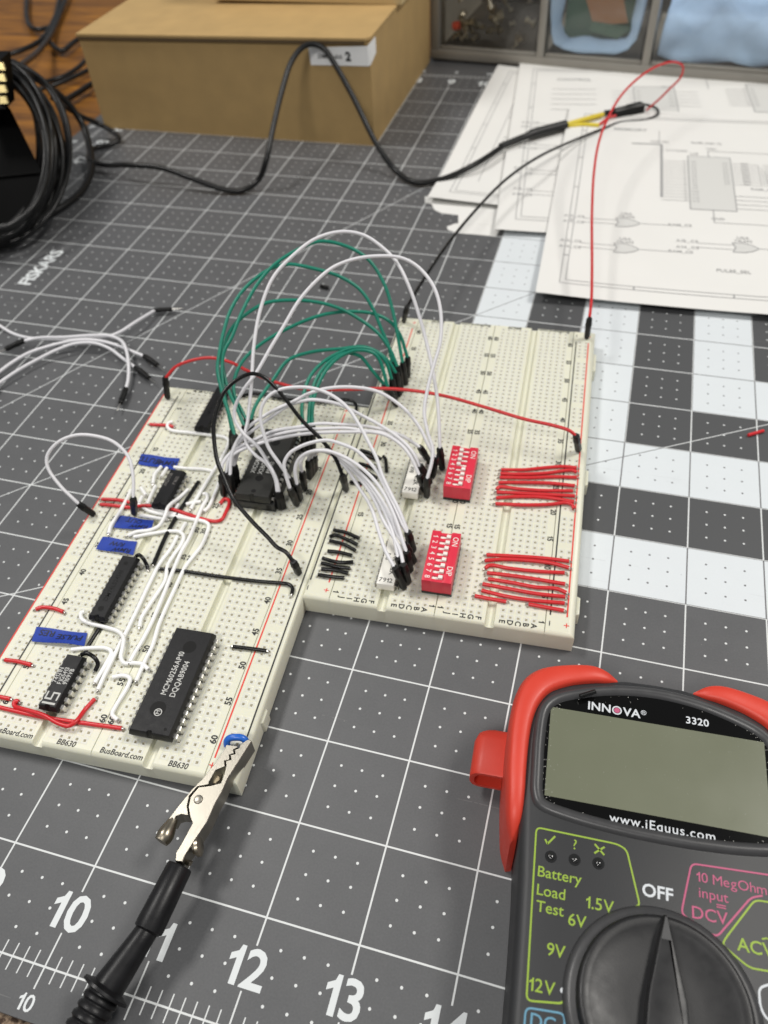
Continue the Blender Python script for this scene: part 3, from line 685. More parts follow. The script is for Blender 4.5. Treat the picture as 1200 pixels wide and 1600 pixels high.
# left board: white
G = 'white trimmed wires on the left breadboard'
Wl = [('long white wire with a hook, farthest back, turning twice down the board', [(270, 659), (264, 660.5), (261.5, 666), (267, 672), (297, 676), (330, 680), (350, 683), (357, 688), (355, 699), (347, 715), (333, 737), (317, 763), (303, 786), (298, 796)], .035),
      ('white wire running right from the far tape label to the long hook wire', [(272, 730), (292, 732), (317, 733), (332, 736)], .03),
      ('curved white wire left of the short glossy chip, just under the far label', [(252, 729), (242, 741), (239, 756)], .05),
      ('tiny white stub touching the far tape label by the glossy chip', [(261, 731), (252, 745)], .04),
      ('tiny white stub behind the single plug standing on the left board', [(220, 762), (228, 774)], .04),
      ('straight white wire alongside the glossy chip, passing under the red wire', [(243, 759), (237, 772), (230, 788)], .03),
      ('short bent white stub beside the single standing plug', [(222, 776), (217, 786)], .05),
      ('white wire left of the tape labels running down to row 34', [(204, 766), (199, 778), (184, 805), (173, 822), (170, 834)], .05),
      ('long white wire from the single plug, crossing right then down past row 50', [(215, 787), (230, 797), (250, 803), (280, 808), (303, 812), (319, 815), (326, 820), (323, 834), (315, 852), (303, 868), (290, 885), (282, 901), (270, 927), (258, 953), (248, 977), (238, 1010), (227, 1032), (213, 1064)], .035),
      ('short white wire behind the third tape label', [(219, 805), (240, 808.5), (262, 812)], .03),
      ('short white wire just below the long red wire', [(232, 793), (255, 799), (280, 805), (300, 810)], .03),
      ('white wire climbing over the red wire in an S bend', [(294, 765), (280, 778, BH + .07), (263, 792, BH + .13), (257, 808, BH + .10), (248, 822), (233, 828.5), (213, 831), (200, 837)], .04),
      ('white wire bent like a hairpin behind the small tape label', [(209, 839), (242, 833), (267, 830), (280, 831), (287, 838), (283, 851), (271, 868), (262, 884), (258, 907), (247, 925), (232, 948), (221, 966), (218, 980)], .035),
      ('short white stub just below the long red wire near the black wire', [(279, 788), (274, 796)], .04),
      ('short white stub standing beside the hairpin wire', [(290, 817), (282, 831)], .04),
      ('long straight white wire, leftmost of the four running down the middle', [(277, 838), (267, 857), (250, 880), (233, 913), (217, 947), (200, 982), (184, 1013), (172, 1038), (162, 1058), (153, 1078)], .035),
      ('long white wire with a small hook beginning beside the raised chip', [(317, 772), (322, 771.5), (324, 778), (317, 790), (308, 811), (297, 838), (283, 863), (270, 893), (258, 923), (247, 950), (235, 977), (223, 1000), (212, 1018), (203, 1034)], .06),
      ('tiny white wire behind the hook wire near row 25', [(291, 788), (302, 785), (314, 784)], .03),
      ('white wire left of the raised chip, running from the plug cluster to row 27', [(342, 755), (335, 773), (326, 792), (319, 799)], .04),
      ('white wire in an S bend at the front corner of the long plain chip', [(132, 956), (127.5, 957), (127, 966), (138, 973), (167, 980.5), (185, 987), (193, 997, BH + .07), (192, 1010, BH + .08), (189, 1027, BH + .06), (194, 1036), (208, 1036), (222, 1037.5), (232, 1046)], .04),
      ('white wire with a right-angle bend beside the 74121N chip', [(112, 1015), (142, 1012.5), (166, 1013), (174, 1019), (168, 1033), (148, 1067)], .035),
      ('white wire with two bends left of the large MCM60256AP10 chip', [(176, 1058), (193, 1055.5), (203, 1060), (200, 1072), (180, 1105), (175.5, 1116), (184, 1125)], .035)]
for l, p, dz in Wl: trimmed(l, 'white', p, G, dz, .0275, (0, 1))
# ------------------------------------------------------------------ jumper wires with plugs
def plug(root, c, tip, top, pin=0.0, r=.050):
    d = (top - tip); L = d.length; up = Vector((.3, .7, 1))
    mb = MB().lathe(tip, top, [(0, r * .80), (.04, r * .94), (.10, r), (.56, r), (.60, r * 1.10), (.72, r * 1.12), (.76, r * 1.02), (.94, r * 1.0), (1, r * .82)], 16, square=True, up=up)
    o = mb.build('plug_shell', 'shell', root, c, ang=50)
    dd = d.normalized()
    MB().lathe(tip - dd * (pin or .07), tip + dd * .02, [(0, .005), (.08, .0115), (1, .0115)], 8).build('pin', 'tin', root, c)
def jumper(label, color, a, path, b, group=None, r=.0255, za=None, zb=None, pins=(0, 0), name='jumper_wire'):
    """a, b: ((tip u,v,z), (top u,v,z)) plug ends or None"""
    P = list(path)
    ends = []
    for e in (a, b):
        if e is None: ends.append(None); continue
        ends.append((at(*e[0]), at(*e[1])))
    pts = []
    if a: pts.append((a[1][0], a[1][1], a[1][2]))
    pts += P
    if b: pts.append((b[1][0], b[1][1], b[1][2]))
    W = unproject(pts, za if za is not None else BH)
    if a: W[0] = ends[0][1] - (ends[0][1] - ends[0][0]).normalized() * .03
    if b: W[-1] = ends[1][1] - (ends[1][1] - ends[1][0]).normalized() * .03
    # leave the plug along its own axis
    S = smooth_path(W, 7)
    base = (ends[0] or ends[1] or [W[0]])[0]; c = Vector((base.x, base.y, 0 if base.z < .3 else BH))
    root = thing(name, label, 'jumper wire', c, 0, group)
    MB().tube(S, r, 12).build('insulation', color, root, c, ang=80)
    for k, e in enumerate(ends):
        if e: plug(root, c, e[0], e[1], pins[k])
    return root
H = BH + .02
def E(bu, bv, tu, tv, dz=.44, zb=None): z = H if zb is None else zb; return ((bu, bv, z), (tu, tv, z + dz))
G = 'green jumper wires arching between the boards'
gj = [('tallest green jumper arching behind the white ones', E(362, 700, 363, 672), [(357, 645), (350, 615), (347, 583), (350, 550), (362, 527), (377, 490), (400, 447), (427, 415), (460, 393), (500, 377), (547, 387), (577, 407), (600, 443), (613, 483), (620, 517)], E(634, 600, 629, 566)),
      ('second tallest green jumper, with its left side bulging farthest out', E(367, 702, 367, 680), [(359, 650), (347, 612), (340, 577), (343, 550), (349, 520), (361, 483), (383, 450), (417, 423), (447, 413), (500, 422), (533, 433), (563, 453), (583, 483), (597, 517), (607, 540)], E(618, 624, 613, 566)),
      ('green jumper third in height, crossing behind both tall white jumpers', E(383, 690, 382, 665), [(371, 640), (358, 612), (350, 585), (347, 560), (352, 533), (367, 507), (390, 487), (417, 473), (460, 469), (500, 473), (533, 483), (567, 502), (593, 523), (610, 547)], E(627, 613, 621, 572)),
      ('thin looking green jumper fourth in height, ending at the backmost plug', E(388, 680, 385, 655), [(377, 640), (366, 617), (367, 590), (380, 563), (407, 538), (450, 513), (500, 493), (540, 487), (583, 490), (610, 503), (625, 523)], E(637, 589, 637, 558)),
      ('low green jumper rising steeply from behind the raised chip', E(393, 682, 392, 655), [(396, 642), (403, 627), (427, 593), (450, 563), (487, 550), (533, 545), (567, 542), (590, 550), (608, 566)], E(624, 618, 619, 582)),
      ('leftmost of three low green jumpers from the chip right side', E(475, 705, 474, 668), [(472, 633), (482, 593), (500, 570), (530, 551), (558, 543), (583, 547), (603, 566)], E(617, 630, 612, 592)),
      ('lowest green jumper, dropping early to the frontmost green plug', E(482, 703, 482, 666), [(484, 633), (493, 595), (513, 567), (540, 552), (563, 557), (580, 577)], E(609, 622, 600, 600)),
      ('middle of three low green jumpers from the chip right side', E(489, 701, 488, 665), [(488, 640), (494, 610), (510, 578), (532, 557), (560, 547), (588, 555)], E(620, 634, 606, 606))]
for l, a, p, b in gj: jumper(l, 'green', a, p, b, G, .0285)
G = 'white jumper wires between the boards'
SK = BH + .12
wj = [('tallest white jumper, arching over every green one', E(437, 795, 433, 768, .30), [(430, 748), (417, 725), (400, 712), (387, 697), (383, 680), (387, 658), (390, 630), (393, 597), (397, 537), (407, 483), (427, 433), (457, 400), (493, 373), (533, 362), (567, 367), (593, 383), (620, 410), (640, 450), (657, 500), (670, 550), (680, 600), (685, 643)], E(691, 733, 687, 700)),
      ('second tallest white jumper, crossing the tallest near its right foot', E(443, 794, 436, 768, .30), [(431, 747), (418, 722), (402, 697), (380, 677), (367, 655), (367, 637), (380, 610), (400, 583), (423, 543), (443, 510), (467, 470), (493, 440), (520, 418), (553, 405), (593, 400), (627, 403), (653, 417), (677, 447), (688, 483), (688, 533), (677, 573), (667, 613), (663, 645), (669, 678), (676, 700), (675, 720)], E(667, 776, 667, 748)),
      ('low white jumper making a wide flat arch to the far white pack', E(364, 775, 359, 742), [(362, 710), (373, 685), (392, 664), (408, 653), (430, 640), (457, 628), (480, 616), (510, 607), (553, 605), (593, 613), (633, 640), (657, 670), (669, 695)], E(676, 745, 681, 714)),
      ('white jumper with a round loop over the raised chip and long tail', E(460, 775, 453, 747), [(437, 725), (420, 700), (412, 677), (407, 655), (409, 636), (419, 620), (437, 609), (463, 605), (490, 607), (517, 617), (543, 637), (562, 665), (577, 693), (588, 715), (597, 742), (610, 770), (625, 800)], E(646, 860, 637, 830)),
      ('white jumper running just under the flat arch, ending behind the pack', E(369, 765, 365, 728), [(368, 705), (378, 687), (398, 670), (423, 652), (450, 634), (480, 625), (505, 626), (530, 632), (567, 650), (600, 668), (630, 690), (647, 710)], E(668, 760, 655, 729)),
      ('uppermost of the flat white jumpers lying low across the board gap', E(350, 774, 346, 742), [(347, 727), (357, 711), (373, 699), (397, 687), (430, 673), (467, 667), (497, 662), (530, 663), (570, 666), (605, 673), (632, 683)], E(672, 724, 656, 698)),
      ('middle one of the flat white jumpers lying low across the gap', E(372, 762, 366, 726), [(372, 708), (384, 698), (400, 690), (432, 679), (472, 672), (500, 670), (540, 669), (570, 673), (600, 677), (620, 688), (638, 702)], E(672, 755, 656, 727)),
      ('lowest of the flat white jumpers lying low across the gap', E(358, 770, 353, 738), [(358, 718), (370, 707), (393, 697), (430, 686), (475, 678), (540, 675), (597, 678), (624, 693), (640, 711)], E(664, 768, 655, 742)),
      ('white jumper bowing widest right of the raised chip', E(464, 789, 453, 763), [(446, 740), (444, 724), (452, 709), (465, 700), (485, 692), (512, 688), (540, 696), (557, 704), (573, 718), (588, 735), (602, 762), (616, 793), (628, 820)], E(645, 862, 637, 832)),
      ('white jumper with its plug second from the front beside the raised chip', E(469, 780, 464, 757), [(461, 735), (465, 720), (477, 709), (496, 704), (517, 706), (538, 714), (558, 726), (578, 743), (595, 764), (610, 792), (622, 822), (630, 848)], E(641, 892, 635, 862)),
      ('white jumper with its plug third from the front beside the raised chip', E(476, 765, 472, 737), [(470, 722), (476, 712), (491, 705), (512, 704), (534, 716), (556, 733), (576, 752), (594, 777), (610, 807), (622, 838)], E(647, 878, 633, 850)),
      ('white jumper with its plug fourth from the front beside the raised chip', E(484, 747, 482, 719), [(484, 708), (498, 703), (518, 707), (544, 724), (566, 746), (586, 772), (602, 802), (614, 834)], E(633, 905, 622, 872)),
      ('white jumper reaching the frontmost plug over the near white pack', E(492, 735, 491, 712), [(497, 705), (512, 707), (530, 720), (546, 738), (561, 762), (576, 785), (583, 801), (591, 828), (602, 860)], E(631, 919, 617, 887)),
      ('white jumper between the frontmost two plugs at the near white pack', E(488, 742, 486, 716), [(490, 706), (506, 705), (528, 715), (552, 736), (572, 760), (588, 787), (600, 815), (614, 838), (625, 860)], E(638, 910, 630, 882))]
for l, a, p, b in wj: jumper(l, 'jwhite', a, p, b, G)
jumper('white jumper looping over the left edge from a single standing plug', 'jwhite', E(210, 803, 208, 778), [(208, 744), (200, 713), (178, 691), (150, 681.5), (119, 680), (91, 691), (74, 712), (75, 731), (94, 759), (112, 777)], ((147, 804, H), (122, 787, H + .26)), None)
jumper('black jumper in a big loop in front of the raised chip', 'black', E(467, 896, 458, 877, .30), [(447, 863), (433, 855), (417, 838), (397, 818), (375, 793), (363, 777), (350, 747), (340, 722), (335, 693), (334, 663), (340, 637), (350, 613), (368, 595), (392, 584), (410, 588), (430, 605), (447, 625), (473, 658), (505, 690), (524, 716)], E(541, 766, 535, 742), None, .029)
jumper('red jumper stretched low from the left corner to the far right rail', 'jred', E(262, 622, 258, 589), [(275, 573), (300, 563), (330, 559), (360, 566), (390, 581), (430, 597), (470, 607), (510, 609), (560, 608), (600, 607), (650, 611), (700, 620), (760, 637), (820, 655), (865, 665), (890, 673)], E(904, 704, 900, 680), None, .026)
jumper('red jumper rising high from the far right corner to the inline connector', 'jred', E(917, 528, 921, 497), [(924, 470), (925, 420), (925, 330), (928, 270), (935, 225), (946, 193), (970, 150), (1000, 120), (1030, 102), (1055, 97), (1067, 104), (1064, 120), (1045, 140), (1030, 155), (1010, 172, .22)], None, None, .026, .22)
jumper('black jumper running from the far left corner to the inline connector', 'black', E(631, 502, 636, 479), [(660, 440), (700, 381), (740, 332), (790, 281), (840, 246, 0.55), (900, 218, .30), (945, 200, .2), (970, 191, .16), (1010, 187, .16), (1028, 178, .2), (1025, 169, .22), (1008, 163, .24)], None, None, .031, .24)
# loose jumpers on the mat
G = 'loose white jumpers on the mat'
def F(bu, bv, tu, tv, zb=.10, zt=.10): return ((bu, bv, zb), (tu, tv, zt))
jumper('loose white jumper whose plug points farthest right at the back', 'jwhite', F(-22, 494, -2, 508), [(20, 521), (45, 528), (100, 531), (140, 528), (168, 526, .16), (187, 519, .2), (212, 503, .2)], F(269, 483, 240, 485), G, .030, pins=(.1, .22))
jumper('loose white jumper bending down to a plug pointing at the viewer', 'jwhite', F(8, 546, 38, 532, .14, .14), [(60, 528, .16), (100, 527, .2), (145, 524, .24), (172, 525, .25), (190, 533, .25), (198, 550, .22), (201, 575, .15), (200, 595, .12)], F(188, 630, 197, 607), G, .030, pins=(.14, .2))
jumper('loose white jumper with the upper of two right-pointing plugs', 'jwhite', F(-22, 600, -4, 583), [(18, 567), (44, 552, .12), (76, 541, .16), (117, 532, .2), (152, 532, .2), (181, 539, .16), (204, 548)], F(246, 571, 225, 556), G, .030, pins=(.1, .22))
jumper('loose white jumper with the lower of two right-pointing plugs', 'jwhite', F(-20, 622, -5, 600), [(29, 578), (58, 562, .12), (88, 547, .16), (117, 537, .2), (146, 536, .2), (170, 544, .16), (192, 560)], F(233, 591, 211, 574), G, .030, pins=(.1, .22))
# small scraps
def scrap(label, a, b, color, z, r, name='wire_scrap'):
    p, q = at(*a, z), at(*b, z); c = Vector((p.x, p.y, z - r)); tag(MB().lathe(p, q, [(0, r * .9), (.04, r), (.96, r), (1, r * .9)], 12).build(name, color, None, c), label, 'wire scrap')
scrap('tiny piece of black insulation on the mat behind the green arches', (501, 447), (513, 450), 'black', .04, .04)
scrap('tiny piece of red insulation on a dark square at the right edge', (1169, 680), (1193, 673), 'red', .03, .028)
# ------------------------------------------------------------------ blue loop gripped by the clip
pts = [at(356, 1168, BH - .02), at(354.5, 1163, BH + .05), at(355, 1157, BH + .10), at(360, 1153, BH + .13), at(369, 1152, BH + .14), at(378, 1153, BH + .13), at(383.5, 1157, BH + .10), at(384, 1163, BH + .05), at(382, 1168, BH - .02)]
c = Vector((pts[4].x, pts[4].y, BH)); root = thing('wire_loop', 'small bright blue wire loop gripped in the metal clip jaws', 'wire', c)
S = smooth_path(pts, 5); MB().tube(S[4:-4], .040, 14).build('insulation', 'bluew', root, c, ang=70)
MB().tube([S[0], S[5]], .012, 8).build('bare_end', 'tin', root, c); MB().tube([S[-1], S[-6]], .012, 8).build('bare_end', 'tin', root, c)
# ------------------------------------------------------------------ crocodile clip and test lead
c0 = at(300, 1340, 0); root = thing('test_clip', 'silver crocodile clip on a black test lead, biting the corner of the left board', 'test clip', (c0.x, c0.y, 0))
def cz(v): return .50 + .02 * min(1, max(0, (v - 1155) / 185))      # the clip rises towards its handle
def cpx(L): return [(230 + x / 6, 1130 + y / 6) for x, y in L]
def plate(L, dz0, dz1, name, m, bev=.012):
    Q = cpx(L); top = [at(u, v, cz(v) + dz1) for u, v in Q]
    n = len(Q); nrm = Vector((0, -.25, 1)).normalized(); mid = sum(top, Vector()) / n
    ar = sum(top[i].x * top[(i + 1) % n].y - top[(i + 1) % n].x * top[i].y for i in range(n))
    if ar < 0: top.reverse()
    ins = []
    for i in range(n):
        e0 = (top[i] - top[i - 1]).normalized(); e1 = (top[(i + 1) % n] - top[i]).normalized(); b = (ZX.cross(e0) + ZX.cross(e1)); b = b / max(b.dot(ZX.cross(e0)), .5) if b.length > .2 else ZX.cross(e0)
        ins.append(top[i] + b * bev)
    bot = [p - ZX * (dz1 - dz0) for p in top]; up = [p - ZX * bev for p in top]
    MB().loops([bot, up, ins]).build(name, m, root, root.location, ang=25)
main = [(978, 168), (955, 150), (925, 160), (868, 212), (860, 232), (815, 250), (824, 286), (778, 298), (786, 340), (733, 356), (740, 398), (650, 430), (575, 560), (690, 600), (640, 660), (560, 600), (470, 600), (400, 680), (385, 770), (400, 880), (425, 935), (320, 1130), (268, 1215), (262, 1290), (330, 1300), (345, 1250), (420, 1130), (560, 930), (640, 740), (700, 640), (752, 520)]
main = [(978, 168), (955, 150), (925, 160), (868, 205), (862, 232), (817, 250), (824, 286), (778, 298), (786, 340), (733, 356), (740, 398), (722, 470), (690, 560), (590, 585), (480, 600), (405, 690), (386, 780), (402, 880), (425, 935), (320, 1130), (268, 1215), (262, 1290), (330, 1300), (350, 1245), (430, 1120), (560, 925), (640, 745), (700, 640), (752, 520)]
plate(main, -.24, 0, 'lower_jaw', 'nickel', .006)
jaw = [(768, 205), (745, 200), (710, 270), (640, 370), (520, 520), (420, 620), (330, 730), (250, 830), (200, 900), (240, 925), (270, 870), (320, 852), (385, 862), (372, 780), (392, 680), (470, 592), (575, 572), (575, 555), (640, 440), (728, 404), (722, 352), (772, 340), (768, 294), (812, 282), (806, 246), (850, 226), (840, 212)]
plate(jaw, -.22, -.010, 'upper_jaw', 'nickel', .004)
plate([(575, 560), (648, 440), (722, 430), (700, 520), (640, 575)], -.26, -.16, 'inner_spring', 'nickeld')
pv = at(230 + 480 / 6, 1130 + 715 / 6, cz(1249)); 
MB().lathe(pv - ZX * .02, pv + ZX * .016, [(0, .05), (.6, .05), (.85, .044), (1, .03)], 20).build('rivet', 'nickel', root, root.location)
fl = [at(230 + x / 6, 1130 + y / 6, cz(1130 + y / 6) - .06) for x, y in ((250, 900), (205, 985), (165, 1060), (130, 1110))]
MB().tube(smooth_path(fl, 5), [.05, .055, .06, .066, .072, .078, .083, .087, .09, .092, .092, .09, .087, .084, .08, .078][:len(smooth_path(fl, 5))], 14).build('thumb_lever', 'nickeld', root, root.location, ang=50)
s0, s1 = at(230 + 440 / 6, 1130 + 1165 / 6, .42), at(230 + 520 / 6, 1130 + 1165 / 6, .38)
MB().lathe(s0, s1 + ZX * .05, [(0, .08), (.35, .085), (.4, .105), (.8, .105), (1, .07)], 16).build('screw', 'nickeld', root, root.location, ang=50)
MB().lathe(at(230 + 385 / 6, 1130 + 1330 / 6, .40), at(230 + 395 / 6, 1130 + 1290 / 6, .42), [(0, .03), (1, .04)], 10).build('crimp_tab', 'nickeld', root, root.location)
h0, h1, h2, h3 = at(282, 1352, .47), at(230, 1456, .40), at(163, 1552, .34), at(112, 1640, .30)
ax = (h1 - h0).normalized()
MB().lathe(h0, h1, [(0, .09), (.01, .122), (.03, .133), (.90, .148), (.97, .146), (1, .115)], 28).build('sleeve', 'rubber', root, root.location, ang=50)
MB().lathe(h1 - ax * .05, h2, [(0, .105), (.02, .112), (.25, .122), (.9, .158), (.93, .20), (.945, .245), (.985, .25), (1, .22)], 28).build('handle', 'rubber', root, root.location, ang=50)
prof = [(0, .16)]
for k in range(7): prof += [(.04 + k * .13, .155), (.07 + k * .13, .175), (.12 + k * .13, .175), (.15 + k * .13, .150)]
MB().lathe(h2, h3 + (h3 - h2) * .35, prof + [(1, .14)], 28).build('ribbed_grip', 'rubber', root, root.location, ang=50)
# ------------------------------------------------------------------ multimeter
MC = (15.665, 1.075); meter = thing('multimeter', 'black digital multimeter with red rubber corners and a grey green display', 'multimeter', (MC[0], MC[1], 0), TH)
def sym(half): return half + [(-x, y) for x, y in reversed(half)]
outl = sym([(0, 2.97), (-.30, 2.96), (-.62, 2.90), (-.90, 2.82), (-1.12, 2.70), (-1.25, 2.52), (-1.30, 2.30), (-1.31, 2.05), (-1.30, 1.6), (-1.27, 1.2), (-1.235, .7), (-1.215, .2), (-1.20, -.5), (-1.20, -1.6), (-1.16, -2.1), (-1.0, -2.35), (0, -2.4)])[1:]
outl = [p for i, p in enumerate(outl) if i == 0 or (Vector(p) - Vector(outl[i - 1])).length > 1e-3]
if (Vector(outl[0]) - Vector(outl[-1])).length < 1e-3: outl.pop()
MB().prism(outl, .02, 1.08, .10).build('body', 'mbody', meter, ang=40)
# bezel round the display
def ringloop(P, sub=4):
    Q = [Vector((x, y, 0)) for x, y in P]; n = len(Q); out = []
    for i in range(n):
        p0, p1, p2, p3 = Q[i - 1], Q[i], Q[(i + 1) % n], Q[(i + 2) % n]
        for k in range(sub):
            s = k / sub; out.append(.5 * ((2 * p1) + (p2 - p0) * s + (2 * p0 - 5 * p1 + 4 * p2 - p3) * s * s + (3 * p1 - p0 - 3 * p2 + p3) * s ** 3))
    return out
half = [(0, 2.885), (-.45, 2.84), (-.85, 2.72), (-1.08, 2.60), (-1.20, 2.42), (-1.225, 2.1), (-1.215, 1.75), (-1.195, 1.48), (-1.10, 1.34), (-.80, 1.275), (-.40, 1.24)]
bz = half + [(0, 1.23)] + [(-x, y) for x, y in reversed(half[1:])]
ol = ringloop(bz); cen = Vector((0, 2.06, 0))
def inset(L, d): 
    out = []
    n = len(L)
    for i in range(n):
        t_ = (L[(i + 1) % n] - L[i - 1]).normalized(); nn = Vector((-t_.y, t_.x, 0))
        if nn.dot(cen - L[i]) < 0: nn = -nn
        out.append(L[i] + nn * d)
    return out
lv = [(0, 1.075), (.02, 1.115), (.05, 1.13), (.085, 1.125), (.115, 1.10), (.125, 1.083)]
MB().loops([[p + ZX * z for p in inset(ol, d)] for d, z in lv], False, False).build('display_bezel', 'mrim', meter, ang=60)
MB().loops([[p + ZX * z for p in inset(ol, d)] for d, z in ((.118, 1.079), (.118, 1.0855))]).build('display_window', 'mglass', meter)
MB().flat([(-1.06, 1.49), (1.03, 1.49), (1.05, 2.46), (-1.07, 2.46)], 1.0875).build('display_screen', 'lcd', meter)
zt = 1.0895
pr = MB(); pr.text('INN', (-.575, 2.545, zt), (1, 0, 0), (0, 1, 0), .132, .022, 1.04); pr.text('VA', (-.245, 2.54, zt), (1, 0, 0), (0, 1, 0), .132, .022, 1.04); pr.text('®', (-.125, 2.565, zt), (1, 0, 0), (0, 1, 0), .075, .005)
pr.text('3320', (.41, 2.565, zt), (1, 0, 0), (0, 1, 0), .112, .018, 1.05)
pr.text('www.jEquus.com', (.045, 1.39, zt), (1, 0, 0), (0, 1, 0), .125, .006, 1.12); pr.build('brand_printing', 'mwhite', meter)
pr = MB(); pr.add([(-.395 + r * math.cos(k * math.pi / 12), 2.545 + r * math.sin(k * math.pi / 12), zt) for r in (.05, .036) for k in range(24)], [(i, (i + 1) % 24, 24 + (i + 1) % 24, 24 + i) for i in range(24)])
pr.build('brand_ring', 'mwhite', meter)
MB().add([(-.395 + .030 * math.cos(k * math.pi / 12), 2.545 + .030 * math.sin(k * math.pi / 12), zt + .0005) for k in range(24)], [tuple(range(24))]).build('brand_dot', 'mpink', meter)
zf = 1.0825
def frame(mb, P, wd=.016, closed=False):
    Q = smooth_path([(x, y, 0) for x, y in P], 6) if False else [Vector((x, y, 0)) for x, y in P]
    out = [Q[0]]
    for i in range(1, len(Q) - 1):
        a, b, c_ = Q[i - 1], Q[i], Q[i + 1]; d1 = min(.05, (a - b).length * .45); d2 = min(.05, (c_ - b).length * .45)
        p, q = b + (a - b).normalized() * d1, b + (c_ - b).normalized() * d2
        out += [p.lerp(b, t_).lerp(b.lerp(q, t_), t_) for t_ in (0, .25, .5, .75, 1)]
    out.append(Q[-1]); n = len(out); L, R = [], []
    for i in range(n):
        t_ = (out[min(i + 1, n - 1)] - out[max(i - 1, 0)]).normalized(); nn = Vector((-t_.y, t_.x, 0)) * wd / 2
        L.append(out[i] + nn + ZX * zf); R.append(out[i] - nn + ZX * zf)
    mb.add(L + R, [(i, i + 1, n + i + 1, n + i) for i in range(n - 1)])
gr = MB(); X, Y = (1, 0, 0), (0, 1, 0)
frame(gr, [(-.20, .63), (-.155, .655), (-.275, 1.12), (-.36, 1.155), (-1.11, 1.165), (-1.065, -.285), (-.765, -.245), (-.765, -.18)])
def tl(mb, st, x, y, size, bold=.006, sp=1.0):
    vs, fs = text_geo(st, 1, bold, sp); mnx = min(v[0] for v in vs)
    mb.text(st, (x - mnx * size, y, zf), X, Y, size, bold, sp)
tl(gr, 'Battery', -1.06, .765, .135); tl(gr, 'Load', -1.055, .605, .135); tl(gr, 'Test', -1.05, .465, .135); tl(gr, '1.5V', -.62, .59, .145)
tl(gr, '6V', -.765, .41, .145); tl(gr, '9V', -.93, .135, .145); tl(gr, '12V', -1.055, -.155, .145)
for P in ([(-1.02, 1.07), (-.995, 1.03), (-.93, 1.115)], [(-.565, 1.115), (-.475, 1.03)], [(-.475, 1.105), (-.565, 1.03)]): 
    for a, b in zip(P, P[1:]): gr.line(a, b, .017, zf)
gr.text('?', (-.745, 1.07, zf), X, Y, .13, .002)
fr2 = [(.53, .50), (.84, .925), (1.3, .96)]
frame(gr, [(1.3, .36), (.74, .335), (.53, .47), (.56, .53), (.83, .90), (1.3, .92)]); gr.text('ACV', (.80, .50, zf), X, Y, .15, .012); 
gr.line((.86, .585), (.90, .60), .014, zf); gr.line((.90, .60), (.94, .585), .014, zf)
gr.build('battery_test_printing', 'mgreen', meter)
pk = MB(); frame(pk, [(1.3, 1.16), (.30, 1.11), (.20, .67), (.24, .63), (.30, .615)]); frame(pk, [(.40, .555), (.49, .525), (.80, .915), (.90, .95)])
tl(pk, '10 MegOhm', .34, 1.005, .125, .0); tl(pk, 'input', .355, .865, .125, .0); tl(pk, 'DCV', .29, .685, .15, .006); pk.line((.50, .775), (.58, .775), .010, zf); pk.line((.50, .795), (.58, .795), .010, zf)
pk.build('voltage_printing', 'mpink', meter)
wh = MB(); tl(wh, 'OFF', -.135, .79, .155, .022)
for x, y in ((-.28, .58), (.02, .645), (.31, .585), (.56, .43), (.72, .18), (-.54, .40), (-.71, .14), (-.775, -.15), (.775, -.15)):
    wh.add([(x + .022 * math.cos(k * math.pi / 8), y + .022 * math.sin(k * math.pi / 8), zf) for k in range(16)], [tuple(range(16))])
frame(wh, [(1.3, .30), (.95, .27), (.80, .20), (.80, .05), (.85, -.03), (1.3, -.02)], .018); wh.text('Ω', (.99, .12, zf), X, Y, .16, .01)
wh.build('white_printing', 'mwhite', meter)
bl = MB(); frame(bl, [(-1.06, -.9), (-1.065, -.335), (-.75, -.315), (-.72, -.9)]); tl(bl, 'DC', -1.02, -.42, .15, .008); frame(bl, [(.86, -.9), (.87, -.1), (1.3, -.09)], .03)
bl.build('current_printing', 'mblue', meter)
for x, y in ((-.955, .92), (-.74, .935), (-.525, .945)):
    MB().lathe((x, y, 1.06), (x, y, 1.105), [(0, .055), (.5, .055), (.52, .036), (.8, .03), (.95, .015), (1, .004)], 20).build('indicator_lamp', 'led', meter, ang=50)
# dial
MB().lathe((.02, -.13, 1.05), (.02, -.13, 1.13), [(0, .80), (.45, .80), (.8, .775), (1, .74)], 64).build('dial_ring', 'mrim', meter, ang=50)
kb = MB(); cx, cy = .02, -.13
prf = [(.70, 1.10), (.70, 1.20), (.685, 1.235), (.655, 1.245), (.60, 1.225), (.52, 1.205), (.30, 1.195), (.01, 1.195)]
kb.loops([[(cx + r * math.cos(2 * math.pi * k / 64), cy + r * math.sin(2 * math.pi * k / 64), z) for k in range(64)] for r, z in prf]); kb.build('dial', 'knob', meter, ang=60)
MB().prism([(cx - .010, cy + .685), (cx + .014, cy + .685), (cx + .06, cy + .50), (cx + .16, cy + .05), (cx + .19, cy - .4), (cx + .13, cy - .66), (cx - .13, cy - .66), (cx - .19, cy - .4), (cx - .15, cy + .05), (cx - .055, cy + .50)], 1.19, 1.31, .03).build('dial_handle', 'knob', meter)
MB().prism([(cx - .006, cy + .66), (cx + .010, cy + .66), (cx + .045, cy + .48), (cx - .040, cy + .48)], 1.30, 1.3125).build('pointer', 'mrim', meter)
